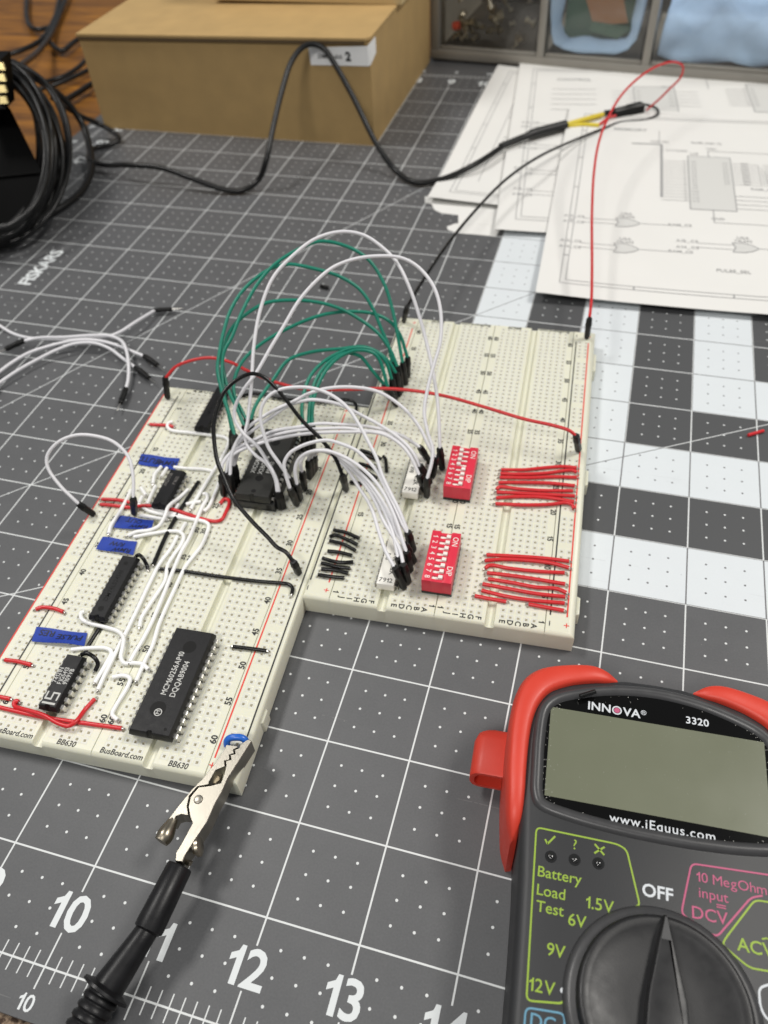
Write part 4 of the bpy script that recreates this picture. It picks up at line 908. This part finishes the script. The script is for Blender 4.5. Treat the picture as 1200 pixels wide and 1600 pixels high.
# red boot corners
bo = [(-.40, 2.93), (-.52, 3.02), (-.66, 3.055), (-.95, 3.02), (-1.20, 2.94), (-1.36, 2.80), (-1.45, 2.58), (-1.485, 2.25), (-1.475, 1.85), (-1.44, 1.50), (-1.40, 1.24), (-1.33, 1.06)]
bi = [(-.385, 2.90), (-.50, 2.865), (-.66, 2.835), (-.90, 2.755), (-1.10, 2.63), (-1.20, 2.46), (-1.245, 2.28), (-1.262, 2.05), (-1.26, 1.75), (-1.25, 1.48), (-1.25, 1.26), (-1.27, 1.08)]
bh = [1.06, 1.12, 1.15, 1.15, 1.15, 1.15, 1.15, 1.15, 1.15, 1.13, 1.06, .90]
for s in (-1, 1):
    O_ = smooth_path([(x, y, z) for (x, y), z in zip(bo, bh)], 4); I_ = smooth_path([(x, y, z) for (x, y), z in zip(bi, bh)], 4); L_ = []
    for a, b in zip(O_, I_):
        zz = a.z; m = lambda f, z: (((a.x + (b.x - a.x) * f) * -s), a.y + (b.y - a.y) * f, z)
        L_.append([m(0, 0), m(0, zz - .16), m(.03, zz - .10), m(.16, zz - .03), m(.30, zz), m(.78, zz - .005), m(.93, zz - .02), m(1, zz - .06), m(1, .5), m(1, 0)])
    if s > 0: L_.reverse()
    MB().loops(L_).build('rubber_corner', 'boot', meter, ang=60)
tb = MB(); x0, x1, y0, y1, z0, z1, tk = -1.83, -1.40, 1.85, 2.40, .16, .52, .055
def tsec(y, dx, dz):
    o = [(x1, z0 + dz), (x1, z1 - dz), (x0 + .12 + dx, z1 - dz), (x0 + .05 + dx, z1 - .02 - dz), (x0 + .012 + dx, z1 - .07 - dz), (x0 + dx, z1 - .13 - dz), (x0 + dx, z0 + .09 + dz), (x0 + .03 + dx, z0 + .03 + dz), (x0 + .09 + dx, z0 + dz)]
    return [(x, y, z) for x, z in o]
def tin_(y): return [(x, y, z) for x, z in ((x1, z0 + tk), (x1, z1 - tk), (x0 + .13, z1 - tk), (x0 + .09, z1 - tk - .01), (x0 + tk + .01, z1 - .11), (x0 + tk, z1 - .14), (x0 + tk, z0 + .11), (x0 + tk + .02, z0 + tk + .02), (x0 + .10, z0 + tk))]
tb.loops([tin_(y0 + .4), tin_(y0), tsec(y0, .01, .01), tsec(y0 + .02, 0, 0), tsec(y1 - .14, 0, 0), tsec(y1 - .05, .03, .01), tsec(y1 - .01, .09, .03), tsec(y1, .14, .06)], True, True)
tb.build('probe_holder', 'boot', meter, ang=45)
p, q = bp((MC[0], MC[1]), -.79, 2.60, 1.155), bp((MC[0], MC[1]), -.63, 2.69, 1.155)
tag(MB().lathe(p, q, [(0, .020), (.03, .024), (.97, .024), (1, .02)], 12).build('wire_scrap', 'black', None, (p.x, p.y, p.z - .024)), 'tiny piece of black insulation resting on the meter bezel', 'wire scrap')
du = MB(); rg = random.Random(3)
for k in range(260):
    i = rg.randrange(len(ol)); q = inset(ol, .118 + abs(rg.gauss(0, .03)))[i] if k < 0 else ol[i] + (cen - ol[i]).normalized() * (.125 + abs(rg.gauss(0, .035)))
    if rg.random() < .75 and q.x > -.9 and q.x < .85: continue
    s_ = rg.uniform(.0015, .0045); du.add([(q.x - s_, q.y, 1.0892), (q.x, q.y - s_, 1.0892), (q.x + s_, q.y, 1.0892), (q.x, q.y + s_, 1.0892)], [(0, 1, 2, 3)])
for k in range(70):
    x, y = rg.uniform(-1, 1), rg.uniform(1.5, 2.45); s_ = rg.uniform(.001, .0028); du.add([(x - s_, y, 1.0892), (x, y - s_, 1.0892), (x + s_, y, 1.0892), (x, y + s_, 1.0892)], [(0, 1, 2, 3)])
o = du.build('dust', 'dust', meter); o['kind'] = 'stuff'
# ------------------------------------------------------------------ papers
def sheet(label, P, z, curl, draw, seed):
    """P: four corners near-left, near-right, far-right, far-left"""
    P = [Vector((p.x, p.y, 0)) for p in P]; base = P[0].copy()
    root = thing('paper_sheet', label, 'paper', (base.x, base.y, 0), 0, 'printed schematic sheets')
    rr = random.Random(seed); ph = [rr.uniform(0, 6) for _ in range(4)]
    def pos(s, t_, dz=0):
        p = (P[0] * (1 - s) + P[1] * s) * (1 - t_) + (P[3] * (1 - s) + P[2] * s) * t_ - base
        h = z + .035 * (1 + math.sin(s * 5 + ph[0]) * math.sin(t_ * 4 + ph[1])) * .5 + .012 * math.sin(s * 11 + t_ * 7 + ph[2]) * .5 + .01
        h += curl * max(0, 1 - s * 6) ** 2 * (.4 + .6 * math.sin(t_ * 3 + ph[3]) ** 2) + curl * .6 * max(0, 1 - t_ * 7) ** 2 * math.sin(s * 4 + ph[1]) ** 2
        return Vector((p.x, p.y, h + dz))
    n = 36; mb = MB(); vs = [pos(i / n, j / n) for j in range(n + 1) for i in range(n + 1)]; vs2 = [v - ZX * .004 for v in vs]; k = n + 1; nn = len(vs)
    fs = [(j * k + i, j * k + i + 1, (j + 1) * k + i + 1, (j + 1) * k + i) for j in range(n) for i in range(n)]
    rim = list(range(k)) + [j * k + n for j in range(1, k)] + [n * k + i for i in range(n - 1, -1, -1)] + [j * k for j in range(n - 1, 0, -1)]
    mb.add(vs + vs2, fs + [tuple(nn + q for q in reversed(f)) for f in fs] + [(rim[i], nn + rim[i], nn + rim[(i + 1) % len(rim)], rim[(i + 1) % len(rim)]) for i in range(len(rim))])
    mb.build('paper', 'paper', root)
    pm = MB()
    def ln(x0, y0, x1, y1, wd=.022, m=0):       # inches on a landscape page
        L = math.hypot(x1 - x0, y1 - y0); st = max(1, int(L / .35)); dx, dy = (x1 - x0) / L, (y1 - y0) / L; qx, qy = -dy * wd / 2, dx * wd / 2
        vs = []
        for i in range(st + 1):
            x, y = x0 + (x1 - x0) * i / st, y0 + (y1 - y0) * i / st
            vs += [pos((x + qx) / 11, (y + qy) / 8.5, .006 if m == 0 else .0045), pos((x - qx) / 11, (y - qy) / 8.5, .006 if m == 0 else .0045)]
        pm.add(vs, [(2 * i, 2 * i + 1, 2 * i + 3, 2 * i + 2) for i in range(st)], m)
    def tx(st, x, y, size):
        vs, fs = text_geo(st, 1, .01); pm.add([pos((x + a * size) / 11, (y + b * size) / 8.5, .006) for a, b in vs], fs, 0)
    def gate(x, y):
        for i in range(8):
            yy = y - .14 + i * .04; hw = .36 * (1 - (abs(i - 3.5) / 4.2) ** 2); ln(x - .18, yy, x - .18 + hw + .1, yy, .045, 1)
        pts = [(x - .22, y - .17), (x + .02, y - .165), (x + .16, y - .11), (x + .25, y - .04), (x + .28, y), (x + .25, y + .04), (x + .16, y + .11), (x + .02, y + .165), (x - .22, y + .17), (x - .16, y), (x - .22, y - .17)]
        for a, b in zip(pts, pts[1:]): ln(*a, *b, .022)
        for dy in (-.08, .08): ln(x - .9, y + dy, x - .18, y + dy, .012)
        ln(x + .28, y, x + .9, y, .012); tx('A15_CS', x - 1.1, y + .13, .13); tx('A14_CS', x - 1.1, y - .10, .13); tx('RAM_CS', x + 1.1, y + .02, .13); tx('U5A', x, y + .36, .13); tx('74LS32', x, y + .24, .12)
    def box(x0, y0, x1, y1, pins):
        for i in range(24): yy = y0 + (i + .5) * (y1 - y0) / 24; ln(x0, yy, x1, yy, (y1 - y0) / 24, 1)
        for a in ((x0, y0, x1, y0), (x1, y0, x1, y1), (x1, y1, x0, y1), (x0, y1, x0, y0)): ln(*a, .025)
        for i in range(pins):
            y = y1 - .3 - i * (y1 - y0 - .5) / pins; ln(x0 - .58, y, x0, y, .012); tx('A%d' % i, x0 + .12, y, .10); tx(str(i + 2), x0 - .09, y + .03, .085)
            if i < pins * .55: ln(x1, y, x1 + .6, y, .012); tx('D%d' % i, x1 - .13, y, .10)
    for o_ in (.42, .53):
        for a in ((o_, o_, 11 - o_, o_), (11 - o_, o_, 11 - o_, 8.5 - o_), (11 - o_, 8.5 - o_, o_, 8.5 - o_), (o_, 8.5 - o_, o_, o_)): ln(*a, .016)
    for i in range(1, 6): ln(.42, i * 1.42, .53, i * 1.42, .03); ln(i * 1.83, .42, i * 1.83, .53, .03)
    draw(ln, tx, gate, box)
    pm.build('printed_schematic', ['toner', 'tonerl'], root)
def d1(ln, tx, gate, box):
    ln(2.35, 4.0, 2.35, 6.55, .06); ln(1.65, 6.55, 2.35, 6.55, .05)
    box(2.95, 3.55, 3.9, 6.0, 14); gate(1.62, 2.85); gate(1.62, 1.85); gate(3.95, 2.15)
    for k in range(4): ln(3.9, 4.2 - k * .18, 7.6, 4.2 - k * .18, .014)
    ln(4.85, 2.15, 4.85, 1.75, .014); ln(4.85, 1.75, 7.5, 1.75, .014); tx('PULSE_SEL', 3.7, 1.3, .14); tx('RAM_ADDR', 4.6, 4.55, .13); ln(6.6, 5.1, 6.6, 5.6, .08); ln(6.9, 4.9, 6.9, 5.7, .12)
    for k in range(14): ln(2.35, 5.7 - k * .139, 2.6, 5.7 - k * .139, .012)
    for k in range(8):
        ln(4.5 + .06 * k, 5.7 - k * .135, 4.5 + .06 * k, 4.7, .012); tx('RD%d' % k, 4.2, 5.74 - k * .139, .09)
    for k in range(9): ln(4.6, 5.7 - k * .1, 7.4, 5.7 - k * .1, .012)
    tx('U3', 3.1, 6.12, .16); tx('CY7C199', 2.7, 6.25, .12); tx('VCC', 3.5, 6.42, .12); tx('GND', 3.5, 3.2, .12); ln(3.42, 3.55, 3.42, 3.05, .02); ln(3.42, 3.05, 7.4, 3.05, .014)
    tx('RAM_D[0..7]', 3.4, 6.72, .13); tx('A[0..14]', 2.3, 6.70, .13); gate(8.3, 1.9); ln(2.3, 6.55, 2.3, 7.3, .014); tx('MEMORY', 1.6, 7.3, .2)
    for k in range(5): tx('NOTE %d' % k, 9.4, 2.6 - k * .2, .11)
    ln(3.42, 6.0, 3.42, 6.3, .02); ln(3.42, 6.3, 9, 6.3, .014); box(5.6, 3.2, 6.8, 5.6, 10)
def d2(ln, tx, gate, box):
    box(6.2, 5.6, 7.6, 7.2, 8); gate(1.6, 1.5); gate(1.55, 2.4); ln(5.2, 6.9, 5.2, 7.7, .02); tx('CLK', 4.1, 7.0, .15); tx('SHEET', 8.4, 7.9, .16)
    gate(1.6, 3.6); gate(1.6, 4.7); box(3.2, 4.6, 4.3, 7.0, 9)
    for k in range(5): ln(1.0, 5.6 + k * .3, 2.2, 5.6 + k * .3, .014)
    tx('CONTROL', 1.6, 7.4, .2); ln(2.3, 1.5, 2.3, 4.7, .014)
    for k in range(7): ln(7.9, 6.0 + k * .16, 9.3, 6.0 + k * .16, .03)
def d3(ln, tx, gate, box):
    gate(2.4, 3.5); gate(2.3, 5); gate(2.2, 6.3); ln(.95, 1.1, .95, 7.2, .014); box(5, 3, 6.2, 6, 12); tx('OUT', 3, 6, .15)
xr = Vector((math.cos(-.004), math.sin(-.004), 0)); 
def corners(nl, fl_, width): d = (fl_ - nl); e = Vector((d.y, -d.x, 0)).normalized(); return [nl, nl + e * width, nl + e * width + d, fl_]
n3 = at(668, 318); sheet('leftmost schematic sheet with a curled edge beside the cardboard box', corners(n3, at(778, 107), 11), .02, .10, d3, 5)
n2 = at(772, 368); sheet('middle schematic sheet, partly covered by the sheet on its right', corners(n2, at(812, 105), 11), .075, .06, d2, 2)
n1 = at(835, 472); sheet('topmost schematic sheet at the right with logic gate symbols', corners(n1, at(889, 178), 11), .13, .05, d1, 9)
def scraps_of_paper(label, px, z):
    P = [at(u, v, z) for u, v in px]; c = Vector((P[0].x, P[0].y, 0)); mb = MB()
    mb.prism([(p.x, p.y) for p in P], z - .006, z); tag(mb.build('paper_sheet', 'paper', None, c), label, 'paper', 'printed schematic sheets')
scraps_of_paper('torn paper edge peeking out under the leftmost schematic sheet', [(664, 307), (664, 317), (674, 318), (679, 328), (690, 333), (716, 336), (716, 349), (780, 352), (790, 310)], .012)
scraps_of_paper('lowest paper strip peeking out in front of the leftmost sheet', [(698, 354), (700, 359), (714, 364), (775, 369), (785, 352), (712, 349)], .009)
# ------------------------------------------------------------------ cardboard box
X0, X1, Y0, Y1 = .09, 7.98, 19.0, 25.15
bx = thing('cardboard_box', 'brown cardboard box with a white label on its front corner', 'box', (X0, Y0, 0)); off = (X0, Y0, 0)
mb = MB(); mb.loops([[(X0, Y0, 0), (X1, Y0, 0), (X1, Y1, 0), (X0, Y1, 0)], [(X0, Y0 + .02, 2.28), (X1 + .01, Y0 + .02, 2.42), (X1 + .01, Y1, 2.42), (X0, Y1, 2.28)]]); mb.build('box_body', 'kraft', bx, off)
mb = MB(); mb.loops([[(X0 - .03, Y0 - .03, 2.305), (X1 - .1, Y0 - .03, 2.445), (X1 + .03, Y0 + .1, 2.447), (X1 + .03, Y1, 2.45), (X0 - .03, Y1, 2.31)], [(X0 - .03, Y0 - .03, 2.365), (X1 - .1, Y0 - .03, 2.505), (X1 + .03, Y0 + .1, 2.507), (X1 + .03, Y1, 2.51), (X0 - .03, Y1, 2.37)]]); mb.build('lid', 'kraft', bx, off, ang=20)
mb = MB(); mb.loops([[(X0, Y0 - .034, 2.235), (X1 - .12, Y0 - .034, 2.375), (X1 - .12, Y0 + .3, 2.425), (X0, Y0 + .3, 2.285)], [(X0, Y0 - .034, 2.307), (X1 - .12, Y0 - .034, 2.447), (X1 - .12, Y0 + .3, 2.447), (X0, Y0 + .3, 2.307)]]); mb.build('lid_gap_shade', 'edge', bx, off)  # dark strip that paints in the shade of the gap under the lid
mb = MB(); yf = Y0 - .008
mb.add([(6.46, yf, 1.87), (X1 - .04, yf, 1.90), (X1 - .04, yf, 2.34), (6.44, yf, 2.26)], [(0, 1, 2, 3)]); mb.add([(X1 - .04, yf, 1.90), (X1 + .012, Y0 + .02, 1.92), (X1 + .018, Y0 + .02, 2.40), (X1 - .04, yf, 2.34)], [(0, 1, 2, 3)]); mb.add([(X1 + .012, Y0 + .02, 1.92), (X1 + .014, Y0 + .5, 2.04), (X1 + .020, Y0 + .5, 2.40), (X1 + .018, Y0 + .02, 2.40)], [(0, 1, 2, 3)])
st = mb.build('label_sticker', 'sticker', bx, off)
mb = MB(); mb.text('DIM', (6.78, yf - .004, 2.07), (1, 0, .01), (0, 0, 1), .13, .025); mb.text('v0.0.', (7.19, yf - .004, 2.075), (1, 0, .01), (0, 0, 1), .12, .02); mb.text('2', (7.44, yf - .004, 2.085), (1, 0, 0), (0, 0, 1), .27, .05)
mb.build('label_writing', 'print', st, off)
b2 = MB().box(2.85, 8.15, 21.5, 25.2, 2.50, 4.2, .04); tag(b2.build('cardboard_box', 'kraft2', None, (2.85, 21.5, 2.5)), 'pale cardboard box lying on top of the brown cardboard box at the back', 'box')
# ------------------------------------------------------------------ parts cabinet
CA = Vector((7.98, 25.19, 0)); ca = math.atan2(24.21 - 25.19, 17.73 - 7.98)
cab = thing('parts_cabinet', 'grey steel parts cabinet with clear drawers, along the back edge', 'drawer cabinet', CA, ca)
CW = 13.4; HT = 5.5
mb = MB(); mb.box(0, CW, 0, .6, .06, .33, .04); 
for x in (0, 3.29, 6.32, 9.9, 13.2): mb.box(x - .0, x + (.22 if x else .3), .015, .6, .31, HT, .03)
mb.box(0, CW, .02, .6, 2.35, 2.55, .03); mb.box(.01, .1, .3, 6, .06, HT); mb.box(CW - .1, CW, .3, 6, .06, HT); mb.box(.1, CW - .1, 5.9, 6, .06, HT); mb.box(.1, CW - .1, .5, 5.95, .06, .2)
mb.build('frame', 'steel', cab)
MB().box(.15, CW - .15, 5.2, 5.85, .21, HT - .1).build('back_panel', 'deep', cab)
MB().box(.06, CW - .06, .12, 5.8, .002, .06).build('cabinet_shade', 'under_black', cab)  # black slab painting in the shadow strip below the cabinet
bays = [(.33, 3.25), (3.55, 6.28), (6.58, 9.85), (10.15, 13.15)]
for x0, x1 in bays:
    MB().box(x0, x1, .07, .10, .40, 2.3, .01).build('drawer', 'clear', cab)
    k = cab.children[-1]
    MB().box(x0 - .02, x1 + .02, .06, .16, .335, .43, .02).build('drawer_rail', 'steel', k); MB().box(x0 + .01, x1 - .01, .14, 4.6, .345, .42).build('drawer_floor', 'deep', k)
def cfr(v): return CA + Vector((math.cos(ca) * v.x - math.sin(ca) * v.y, math.sin(ca) * v.x + math.cos(ca) * v.y, v.z))
def cloth(label, fn, nu, nv):
    vs = [cfr(Vector(fn(i / nu, j / nv))) for j in range(nv + 1) for i in range(nu + 1)]; k = nu + 1
    c = vs[0].copy(); mb = MB().add(vs, [(j * k + i, j * k + i + 1, (j + 1) * k + i + 1, (j + 1) * k + i) for j in range(nv) for i in range(nu)])
    o = tag(mb.build('folded_cloth', 'cloth', None, c, ang=180), label, 'cloth', 'blue cloths in the drawers')
    sm = o.modifiers.new('thickness', 'SOLIDIFY'); sm.thickness = .03
# padded lining: a U shaped roll of cloth seen through the second drawer
def lin(s, t_):
    path = [(3.62, 2.1), (3.64, 1.4), (3.68, .95), (3.80, .68), (4.05, .55), (4.5, .53), (5.0, .53), (5.5, .55), (5.85, .66), (6.02, .92), (6.06, 1.4), (6.10, 2.1)]
    f = t_ * (len(path) - 1); i = min(int(f), len(path) - 2); g = f - i; x = path[i][0] * (1 - g) + path[i + 1][0] * g; z = path[i][1] * (1 - g) + path[i + 1][1] * g
    a = s * math.pi * 1.15 - .3; r = .15 + .02 * math.sin(t_ * 31) + .015 * math.sin(t_ * 13 + 1)
    nx, nz = (4.85 - x), (1.9 - z); l = math.hypot(nx, nz); nx /= l; nz /= l
    return (x + nx * r * math.sin(a) * 1.4 - 0, .28 - r * math.cos(a) * .8 + .35 * s, z + nz * r * math.sin(a) * 1.4 + .02)
cloth('light blue cloth lining the drawer with the circuit boards', lin, 10, 60)
def pile(s, t_):
    x = 6.68 + s * 3.1; wav = .34 * (.6 - abs(math.sin(s * 4.2 + t_ * 2.5))) + .26 * (.6 - abs(math.sin(s * 8.3 - t_ * 4 + 1))) + .14 * (.6 - abs(math.sin(t_ * 7 + s * 5)))
    return (x, .22 + t_ * 2.2 + .12 * math.sin(s * 12 + 2) * (1 - t_), .47 + (t_ ** .6) * 1.5 + wav * (.25 + t_ * .8) * .9)
cloth('light blue cloth heaped in the rightmost drawer in view', pile, 46, 30)
def board_card(label, P, m, name='circuit_board'):
    Q = [cfr(Vector(p)) for p in P]; nrm = (Q[1] - Q[0]).cross(Q[2] - Q[0]).normalized() * .03; c = Q[0].copy()
    tag(MB().loops([Q, [q + nrm for q in Q]]).build(name, m, None, c), label, 'circuit board', 'circuit boards in a drawer')
board_card('large dark green circuit board at the back of the middle drawer', [(3.9, .75, .70), (5.9, .75, .70), (6.0, .95, 2.1), (3.9, .95, 2.1)], 'pcb')
board_card('copper coloured circuit board leaning in the middle drawer', [(4.78, .45, 1.12), (5.72, .50, 1.22), (5.3, .70, 2.2), (4.2, .68, 2.2)], 'pcbo')
board_card('small green circuit board tilted at the front of the middle drawer', [(4.66, .40, 1.0), (5.5, .36, .84), (5.85, .44, 1.12), (4.75, .44, 1.22)], 'pcb')
rg = random.Random(11)
words = ['lying flat', 'leaning left', 'leaning right', 'on end', 'half hidden', 'at the front', 'topmost', 'lowest']
for k in range(44):
    x, y, z = rg.uniform(.6, 2.8), rg.uniform(.2, .9), rg.uniform(.55, 2.2)
    p = cfr(Vector((x, y, z))); d = Vector((rg.uniform(-1, 1), rg.uniform(-.4, .4), rg.uniform(-1, 1))).normalized(); r = rg.uniform(.05, .12); L = rg.uniform(.15, .45)
    o = MB().lathe(p, p + d * L, [(0, r), (.3, r), (.32, r * .6), (.7, r * .6), (.72, r * 1.15), (.9, r * 1.15), (1, r * .5)], 12).build('metal_connector', 'nickel' if k % 3 else 'nickeld', None, p)
    tag(o, 'small metal connector jumbled in the leftmost clear drawer', 'connector', 'metal connectors in the left drawer')
p = cfr(Vector((.62, .35, .88))); tag(MB().lathe(p, p + Vector((.22, -.03, .05)), [(0, .09), (.1, .12), (.9, .12), (1, .06)], 14).build('red_cap', 'boot', None, p), 'bright red connector cap low in the leftmost clear drawer', 'connector')
# ------------------------------------------------------------------ cables
def cable(label, pts, r, m='cable', z0=.1, group=None, name='cable', n=12):
    W = unproject(pts, z0); S = smooth_path(W, 7); c = Vector((S[0].x, S[0].y, 0)); return tag(MB().tube(S, r, n).build(name, m, None, c, ang=80), label, 'cable', group), S
lead_, S = cable('x', [(80, 152, 1.2), (120, 178, .8), (155, 194, .4), (178, 207, .2), (186, 218, .12), (172, 226, .10), (150, 231, .12), (139, 242, .2), (143, 252, .28), (160, 257, .2), (200, 258, .42), (250, 262, .42), (300, 279, .3), (350, 296, .12), (380, 297, .10), (404, 281, .25), (416, 250, .70), (427, 198), (441, 140), (456, 95), (474, 73), (490, 69), (506, 76), (522, 98), (552, 152), (590, 228, .55), (618, 266, .16), (650, 285, .10), (690, 280, .12), (740, 258, .26), (790, 226, .26)], .066)
tag(lead_, 'black cable looping up in front of the cardboard box and down to the papers', 'cable')
pig = thing('inline_connector', 'black inline connector with yellow and red leads lying on the papers', 'connector', at(880, 196, 0)); o0 = pig.location
W = unproject([(782, 229, .28), (830, 210, .27), (884, 195, .26)], .26); MB().tube(smooth_path(W, 6), [.08] * 6 + [.115] * 7, 14).build('heat_shrink', 'shrink', pig, o0, ang=50)
MB().tube(smooth_path(unproject([(880, 196, .26), (912, 187, .28), (942, 179, .26)], .26), 6), .062, 10).build('yellow_lead', 'yellow', pig, o0, ang=50); MB().tube(smooth_path(unproject([(880, 198, .22), (912, 195, .21), (936, 196, .21)], .2), 6), .055, 10).build('yellow_lead', 'yellow', pig, o0, ang=50)
MB().tube(smooth_path(unproject([(934, 196, .21), (943, 190, .23), (950, 184, .24), (962, 181, .24)], .2), 6), .035, 8).build('red_lead', 'jred', pig, o0, ang=50); MB().tube(unproject([(944, 176, .26), (960, 175, .26)], .26), .06, 10).build('black_lead', 'black', pig, o0)
p, q = at(957, 178, .24), at(1004, 168, .24); MB().lathe(p, q, [(0, .11), (.02, .13), (.45, .13), (.5, .15), (.96, .16), (1, .12)], 16, square=True, up=Vector((.2, .3, 1))).build('housing', 'shell', pig, o0)
# coil of cable around a dark case, standing on the mat at the left
D0 = depth(at(45, 372, .1))
coil = thing('cable_coil', 'thick coil of black cable standing up around a dark case', 'cable coil', at(20, 390, 0)); oc = coil.location.copy()
rg = random.Random(4)
for k in range(24):
    cx, cy = -12 + rg.uniform(-10, 6), 240 + rg.uniform(-8, 6); rx, ry = 104 + rg.uniform(-24, 20), 135 + rg.uniform(-18, 12); dd = D0 + rg.uniform(-.6, 1.1); pts = []
    w1, w2, w3 = rg.uniform(0, 6), rg.uniform(0, 6), rg.uniform(2, 7)
    for i in range(40):
        a = 2 * math.pi * i / 40
        d_ = dd + math.sin(a) * -.4 + .25 * math.sin(a * 2 + w1); q = 1 + .012 * w3 * math.sin(a * 2 + w2) / 2
        pp = deep(cx + rx * q * math.cos(a), cy + ry * q * math.sin(a), d_); pp.z = max(pp.z, .06 + .015 * (k % 11)); pts.append(pp)
    S = smooth_path(pts + [pts[0]], 3); MB().tube(S, rg.uniform(.048, .062), 8).build('cable_turn', 'cable', coil, oc, ang=80)
cs = thing('electronics_case', 'black slope-sided case inside the cable coil at the left edge', 'case', at(0, 372, 0)); o0 = cs.location.copy()
Q = [(-150, 90), (2, 92), (7, 160), (16, 170), (64, 266), (66, 275), (40, 345), (0, 372), (-150, 372)]
fr_ = [deep(u, v, D0 + .1) for u, v in Q]
for p in fr_: p.z = max(p.z, .05)
bk = [p + Vector((-.9, .7, 0)) for p in fr_]
MB().loops([fr_, bk]).build('shell', 'case', cs, o0, ang=20)
a_, b_ = deep(-150, 291, D0 + .07), deep(64, 270, D0 + .07); MB().tube([a_, b_], .022, 8).build('front_ridge', 'case', cs, o0)
p = [deep(-60, 92, D0 - .70), deep(2, 92, D0 - .70), deep(9, 170, D0 - .70), deep(-60, 170, D0 - .70)]; MB().loops([p, [q + Vector((-.1, .5, 0)) for q in p]]).build('contact_block', 'case', cs, o0)
for k in range(4):
    u, v = 3 + k * 1.4, 103 + k * 17.5
    p = [deep(u - 8, v - 5, D0 - .75), deep(u + 1, v - 5, D0 - .75), deep(u + 5, v + 6.5, D0 - .75), deep(u - 8, v + 6.5, D0 - .75)]
    MB().loops([p, [q + Vector((-.01, .06, 0)) for q in p]]).build('gold_contact', 'gold', cs, o0)
G = 'loose black cables on the desk behind the coil'
for l, pts in [('black cable running from the coil up to the back left corner', [(30, 104, 1.6), (60, 80, .6), (82, 48, .12), (102, 0, .1), (110, -20, .1)]), ('black cable crossing the desk from the left edge to the back', [(-10, 92, .1), (30, 80, .1), (62, 64, .1), (85, 30, .1), (95, -15, .1)]),
               ('black cable dropping straight down at the far back left', [(42, -10, .1), (42, 28, .1), (48, 42, .1), (60, 46, .1), (78, 43, .1)]), ('black cable curving behind the cardboard box corner', [(74, 60, .1), (88, 76, .1), (98, 79, .1), (118, 64, .1), (135, 55, .1)]),
               ('upper of two grey cables going behind the box', [(60, 130, .1), (95, 121, .1), (120, 107, .1), (140, 88, .1)]), ('lower of two grey cables going behind the box', [(60, 140, .1), (90, 131, .1), (120, 118, .1), (145, 106, .1)]), ('straight black cable running from the coil toward the box', [(100, 158, .1), (120, 146, .1), (145, 130, .1)]),
               ('black cable sweeping round the outside of the coil to the mat', [(0, 103, 2.6), (40, 115, 2.2), (75, 135, 1.7), (105, 160, 1.2), (128, 193, .7), (140, 230, .35), (143, 265, .2), (130, 295, .1), (105, 318, .1), (70, 340, .1)])]:
    cable(l, pts, .085 if 'grey' not in l else .07, 'cable', .1, G)
